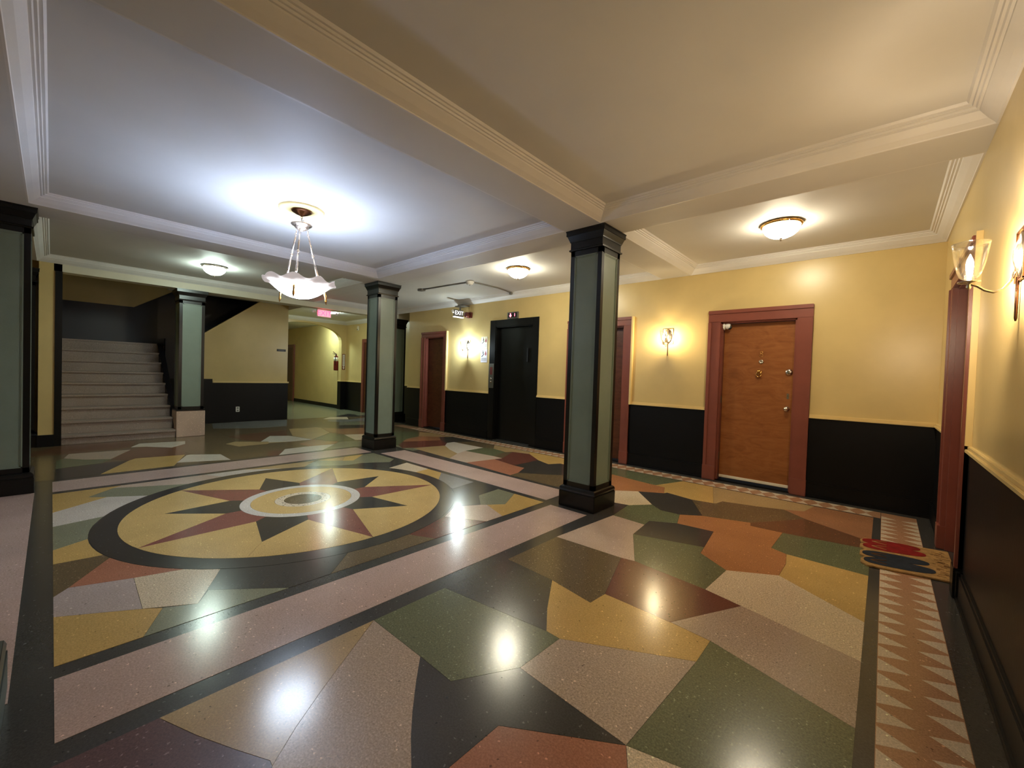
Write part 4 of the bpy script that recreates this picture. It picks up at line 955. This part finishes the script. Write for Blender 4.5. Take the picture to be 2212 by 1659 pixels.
def notice(x0, x1, z0, z1, mat, label):
    t = thing('fire_notice', label, 'notice', ((x0 + x1) / 2, WF, (z0 + z1) / 2), 'stair and flame notices beside the lift')
    MB().box(x0, WF - 0.004, z0, x1, WF + 0.001, z1).build('sheet', mat, t)
    w, h = x1 - x0, z1 - z0
    def at(u, v): return (x0 + w * u, z0 + h * v)
    def flat(pts, m, nm): MB().prism([at(*p) for p in pts], WF - 0.0062, WF - 0.0035, lambda a, b, k: (a, k, b)).build(nm, m, t)
    flat([(0.10, 0.48), (0.22, 0.48), (0.22, 0.54), (0.32, 0.54), (0.32, 0.60), (0.42, 0.60), (0.42, 0.66), (0.52, 0.66), (0.52, 0.60), (0.42, 0.54), (0.32, 0.48), (0.22, 0.42), (0.10, 0.42)], M['ink'], 'stair_symbol')
    flat([(0.27, 0.64), (0.36, 0.63), (0.45, 0.72), (0.40, 0.84), (0.32, 0.84), (0.29, 0.74)], M['ink'], 'figure_symbol')
    n = 12
    flat([(0.35 + 0.055 * math.cos(2 * PI * k / n), 0.885 + 0.032 * math.sin(2 * PI * k / n)) for k in range(n)], M['ink'], 'figure_symbol')
    flat([(0.66, 0.56), (0.76, 0.50), (0.86, 0.56), (0.89, 0.66), (0.82, 0.80), (0.75, 0.92), (0.72, 0.78), (0.64, 0.68)], M['red_ink'], 'flame_symbol')
    for v in (0.32, 0.24, 0.16): flat([(0.10, v - 0.02), (0.90, v - 0.02), (0.90, v + 0.02), (0.10, v + 0.02)], M['grey_ink'], 'text_line')
notice(-6.665, -6.475, 1.965, 2.225, M['paper_warm'], 'upper stair and flame notice on ivory paper left of the lift')
notice(-6.670, -6.470, 1.66, 1.955, M['paper_cool'], 'lower stair and flame notice on white paper left of the lift')

sd = thing('smoke_detector', 'round white smoke detector at the bend of the ceiling conduit', 'smoke detector', (-5.70, 5.10, ZC))
MB().lathe([(0.0, ZC), (0.075, ZC), (0.078, ZC - 0.015), (0.064, ZC - 0.022), (0.060, ZC - 0.045), (0.044, ZC - 0.058), (0.0, ZC - 0.060)][::-1], (-5.70, 5.10, 0), seg=28).build('body', M['white'], sd)
MB().lathe([(0.0, ZC - 0.068), (0.012, ZC - 0.066), (0.014, ZC - 0.058), (0.0, ZC - 0.056)], (-5.70, 5.10, 0), seg=14).build('indicator', M['grey_plastic'], sd)
cd = thing('conduit', 'thin grey surface conduit crossing the ceiling before the lift', 'conduit', (-5.70, 5.10, ZC))
MB().tube([(-7.02, 5.015, ZC - 0.012), (-5.79, 5.09, ZC - 0.012)], 0.011, 8).tube([(-5.66, 5.185, ZC - 0.012), (-5.62, 5.75, ZC - 0.012), (-5.66, 6.02, ZC - 0.012), (-5.70, 6.21, ZC - 0.020)], 0.011, 8).build('pipe', M['grey_plastic'], cd)
MB().box(-7.13, 4.965, ZC - 0.035, -6.99, 5.065, ZC).build('junction_box', M['grey_plastic'], cd, 0.004)
MB().box(-5.725, 6.195, ZC - 0.050, -5.675, 6.24, ZC - 0.005).build('end_cap', M['grey_plastic'], cd, 0.004)

sc = thing('security_camera', 'white turret camera in the upper left corner of the wooden doorway', 'camera', (-1.69, WF + 0.03, 2.19))
MB().lathe([(0.0, 0.0), (0.048, 0.0), (0.050, 0.012), (0.040, 0.022), (0.0, 0.024)], (-1.733, WF + 0.032, 2.185), 'x', 24).build('mount', M['white'], sc)
MB().lathe([(0.0, 0.0), (0.030, 0.002), (0.042, 0.020), (0.043, 0.045), (0.036, 0.066), (0.028, 0.070), (0.0, 0.070)], (-1.712, WF + 0.030, 2.185), 'x', 24).build('body', M['white'], sc)
MB().lathe([(0.0, -0.004), (0.030, -0.004), (0.030, 0.004), (0.018, 0.010), (0.0, 0.011)], (-1.650, WF + 0.012, 2.170), '-y', 20).build('lens', M['black_plastic'], sc)

ws = thing('wall_plaque', 'small black plaque with a pale line on the cream wall by the corridor', 'sign', (-12.09, 4.135, 1.865))
MB().box(-12.102, 4.025, 1.836, -12.086, 4.245, 1.896).build('plate', M['black_plastic'], ws, 0.002)
mb = MB()
for k in range(5): mb.box(-12.087, 4.07 + 0.027 * k, 1.858 + 0.004 * (k % 2), -12.0845, 4.07 + 0.027 * k + 0.018, 1.866 + 0.004 * (k % 2))
mb.build('script_mark', M['grey_ink'], ws)
ou = thing('power_outlet', 'white wall outlet low on the black dado by the stairs', 'outlet', (-12.088, 3.145, 0.32))
MB().box(-12.090, 3.105, 0.255, -12.080, 3.185, 0.385).build('cover_plate', M['white'], ou, 0.003)
for dz in (-0.03, 0.03): MB().box(-12.0815, 3.125, 0.32 + dz - 0.018, -12.0785, 3.165, 0.32 + dz + 0.018).build('socket', M['grey_plastic'], ou)

fe = thing('fire_extinguisher', 'red fire extinguisher with white label hanging by the arch', 'fire extinguisher', (-14.62, 6.82, 1.55))
MB().lathe([(0.0, 1.36), (0.070, 1.365), (0.080, 1.385), (0.080, 1.80), (0.066, 1.86), (0.030, 1.895), (0.024, 1.92), (0.0, 1.922)], (-14.62, 6.815, 0), seg=24).build('cylinder', M['red'], fe)
MB().lathe([(0.0805, 1.70), (0.0815, 1.70), (0.0815, 1.83), (0.0805, 1.83)], (-14.62, 6.815, 0), seg=24).build('label_band', M['white'], fe)
MB().tube([(-14.62, 6.815, 1.915), (-14.62, 6.815, 1.97)], 0.022, 12).tube([(-14.62, 6.80, 1.955), (-14.62, 6.70, 2.03)], 0.012, 8).tube([(-14.62, 6.80, 1.94), (-14.62, 6.69, 1.96)], 0.010, 8).build('valve_handle', M['dark_red'], fe)
MB().tube([(-14.60, 6.80, 1.945), (-14.52, 6.75, 1.92), (-14.52, 6.735, 1.75), (-14.53, 6.735, 1.55)], 0.011, 8).build('hose', M['black_plastic'], fe)
MB().box(-14.66, 6.87, 1.60, -14.58, 6.899, 1.68).build('bracket', M['grey_plastic'], fe)
fs_ = thing('extinguisher_sign', 'tall narrow white and red sign with a down arrow on the arch pier', 'sign', (-14.19, 6.88, 1.68))
MB().box(-14.202, 6.832, 1.40, -14.192, 6.940, 1.95).build('plate', M['red'], fs_, 0.002)
MB().box(-14.193, 6.850, 1.52, -14.189, 6.922, 1.93).build('face', M['white'], fs_)
MB().prism([(6.846, 1.48), (6.886, 1.412), (6.926, 1.48), (6.900, 1.48), (6.900, 1.515), (6.872, 1.515), (6.872, 1.48)], -14.193, -14.189, lambda a, b, h: (h, a, b)).build('arrow', M['white'], fs_)
text_obj('lettering', 'FIRE EXTINGUISHER', 0.040, M['red'], fs_, (-14.1885, 6.886, 1.725), (0, 0, -1), (0, 1, 0), 0.0008)
ms = thing('wall_sensor', 'small white sensor box high on the hall wall', 'sensor', (-13.35, 6.96, 2.82))
MB().box(-13.39, 6.93, 2.745, -13.31, 6.985, 2.90).build('body', M['offwhite'], ms, 0.008)
MB().box(-13.38, 6.925, 2.76, -13.32, 6.932, 2.80).build('lens', M['grey_plastic'], ms)

# ================================================================ DOOR MAT
mt = thing('door_mat', 'coir door mat shaped as red and navy flip-flops, before the right-hand door', 'door mat', (0.17, 4.64, 0))
def wob(pts, n=6): return pts
def sk(x, y): return (x, y + 0.215 * (x - 0.10))       # the mat lies a little askew
outline = [sk(*p) for p in [(-0.050, 4.290), (0.455, 4.285), (0.455, 5.050), (0.0, 5.055), (-0.085, 5.045), (-0.112, 4.985), (-0.104, 4.905), (-0.080, 4.885), (-0.108, 4.850), (-0.108, 4.755), (-0.076, 4.695),
           (-0.102, 4.655), (-0.102, 4.545), (-0.070, 4.495), (-0.092, 4.450), (-0.090, 4.350)]]
MB().prism(outline, 0.0, 0.014).build('coir_base', M['coir'], mt, 0.003)
def sole(cx, cy, L, w, mat, z):
    pts = []
    for k in range(32):
        a = 2 * PI * k / 32
        x = math.copysign(abs(math.cos(a)) ** 0.75, math.cos(a)); y = math.copysign(abs(math.sin(a)) ** 0.75, math.sin(a))
        pts.append(sk(cx + L * x, cy + w * (1.0 - 0.08 * x) * y))
    MB().prism(pts, 0.010, z).build('sole_print', mat, mt)
sole(0.092, 4.965, 0.190, 0.082, M['mat_red'], 0.0160); sole(0.110, 4.822, 0.200, 0.086, M['mat_red'], 0.0163)
sole(0.115, 4.600, 0.202, 0.086, M['mat_navy'], 0.0160); sole(0.135, 4.430, 0.208, 0.090, M['mat_navy'], 0.0163)
for cy, m in ((4.965, 'coir'), (4.822, 'coir'), (4.60, 'coir_dark'), (4.43, 'coir_dark')):
    mb = MB()
    for sgn in (1, -1):
        mb.tube([sk(-0.03, cy) + (0.0164,), sk(0.02, cy + sgn * 0.028) + (0.0164,), sk(0.065, cy + sgn * 0.045) + (0.0164,)], 0.004, 6)
    mb.build('strap_print', M[m], mt)
mb = MB()
for k in range(44):
    x = random.uniform(0.335, 0.405); y = random.uniform(4.40, 5.06)
    mb.box(x, y, 0.0135, x + random.uniform(0.01, 0.05), y + 0.008, 0.0148)
mb.build('brown_print', M['coir_dark'], mt)['kind'] = 'stuff'
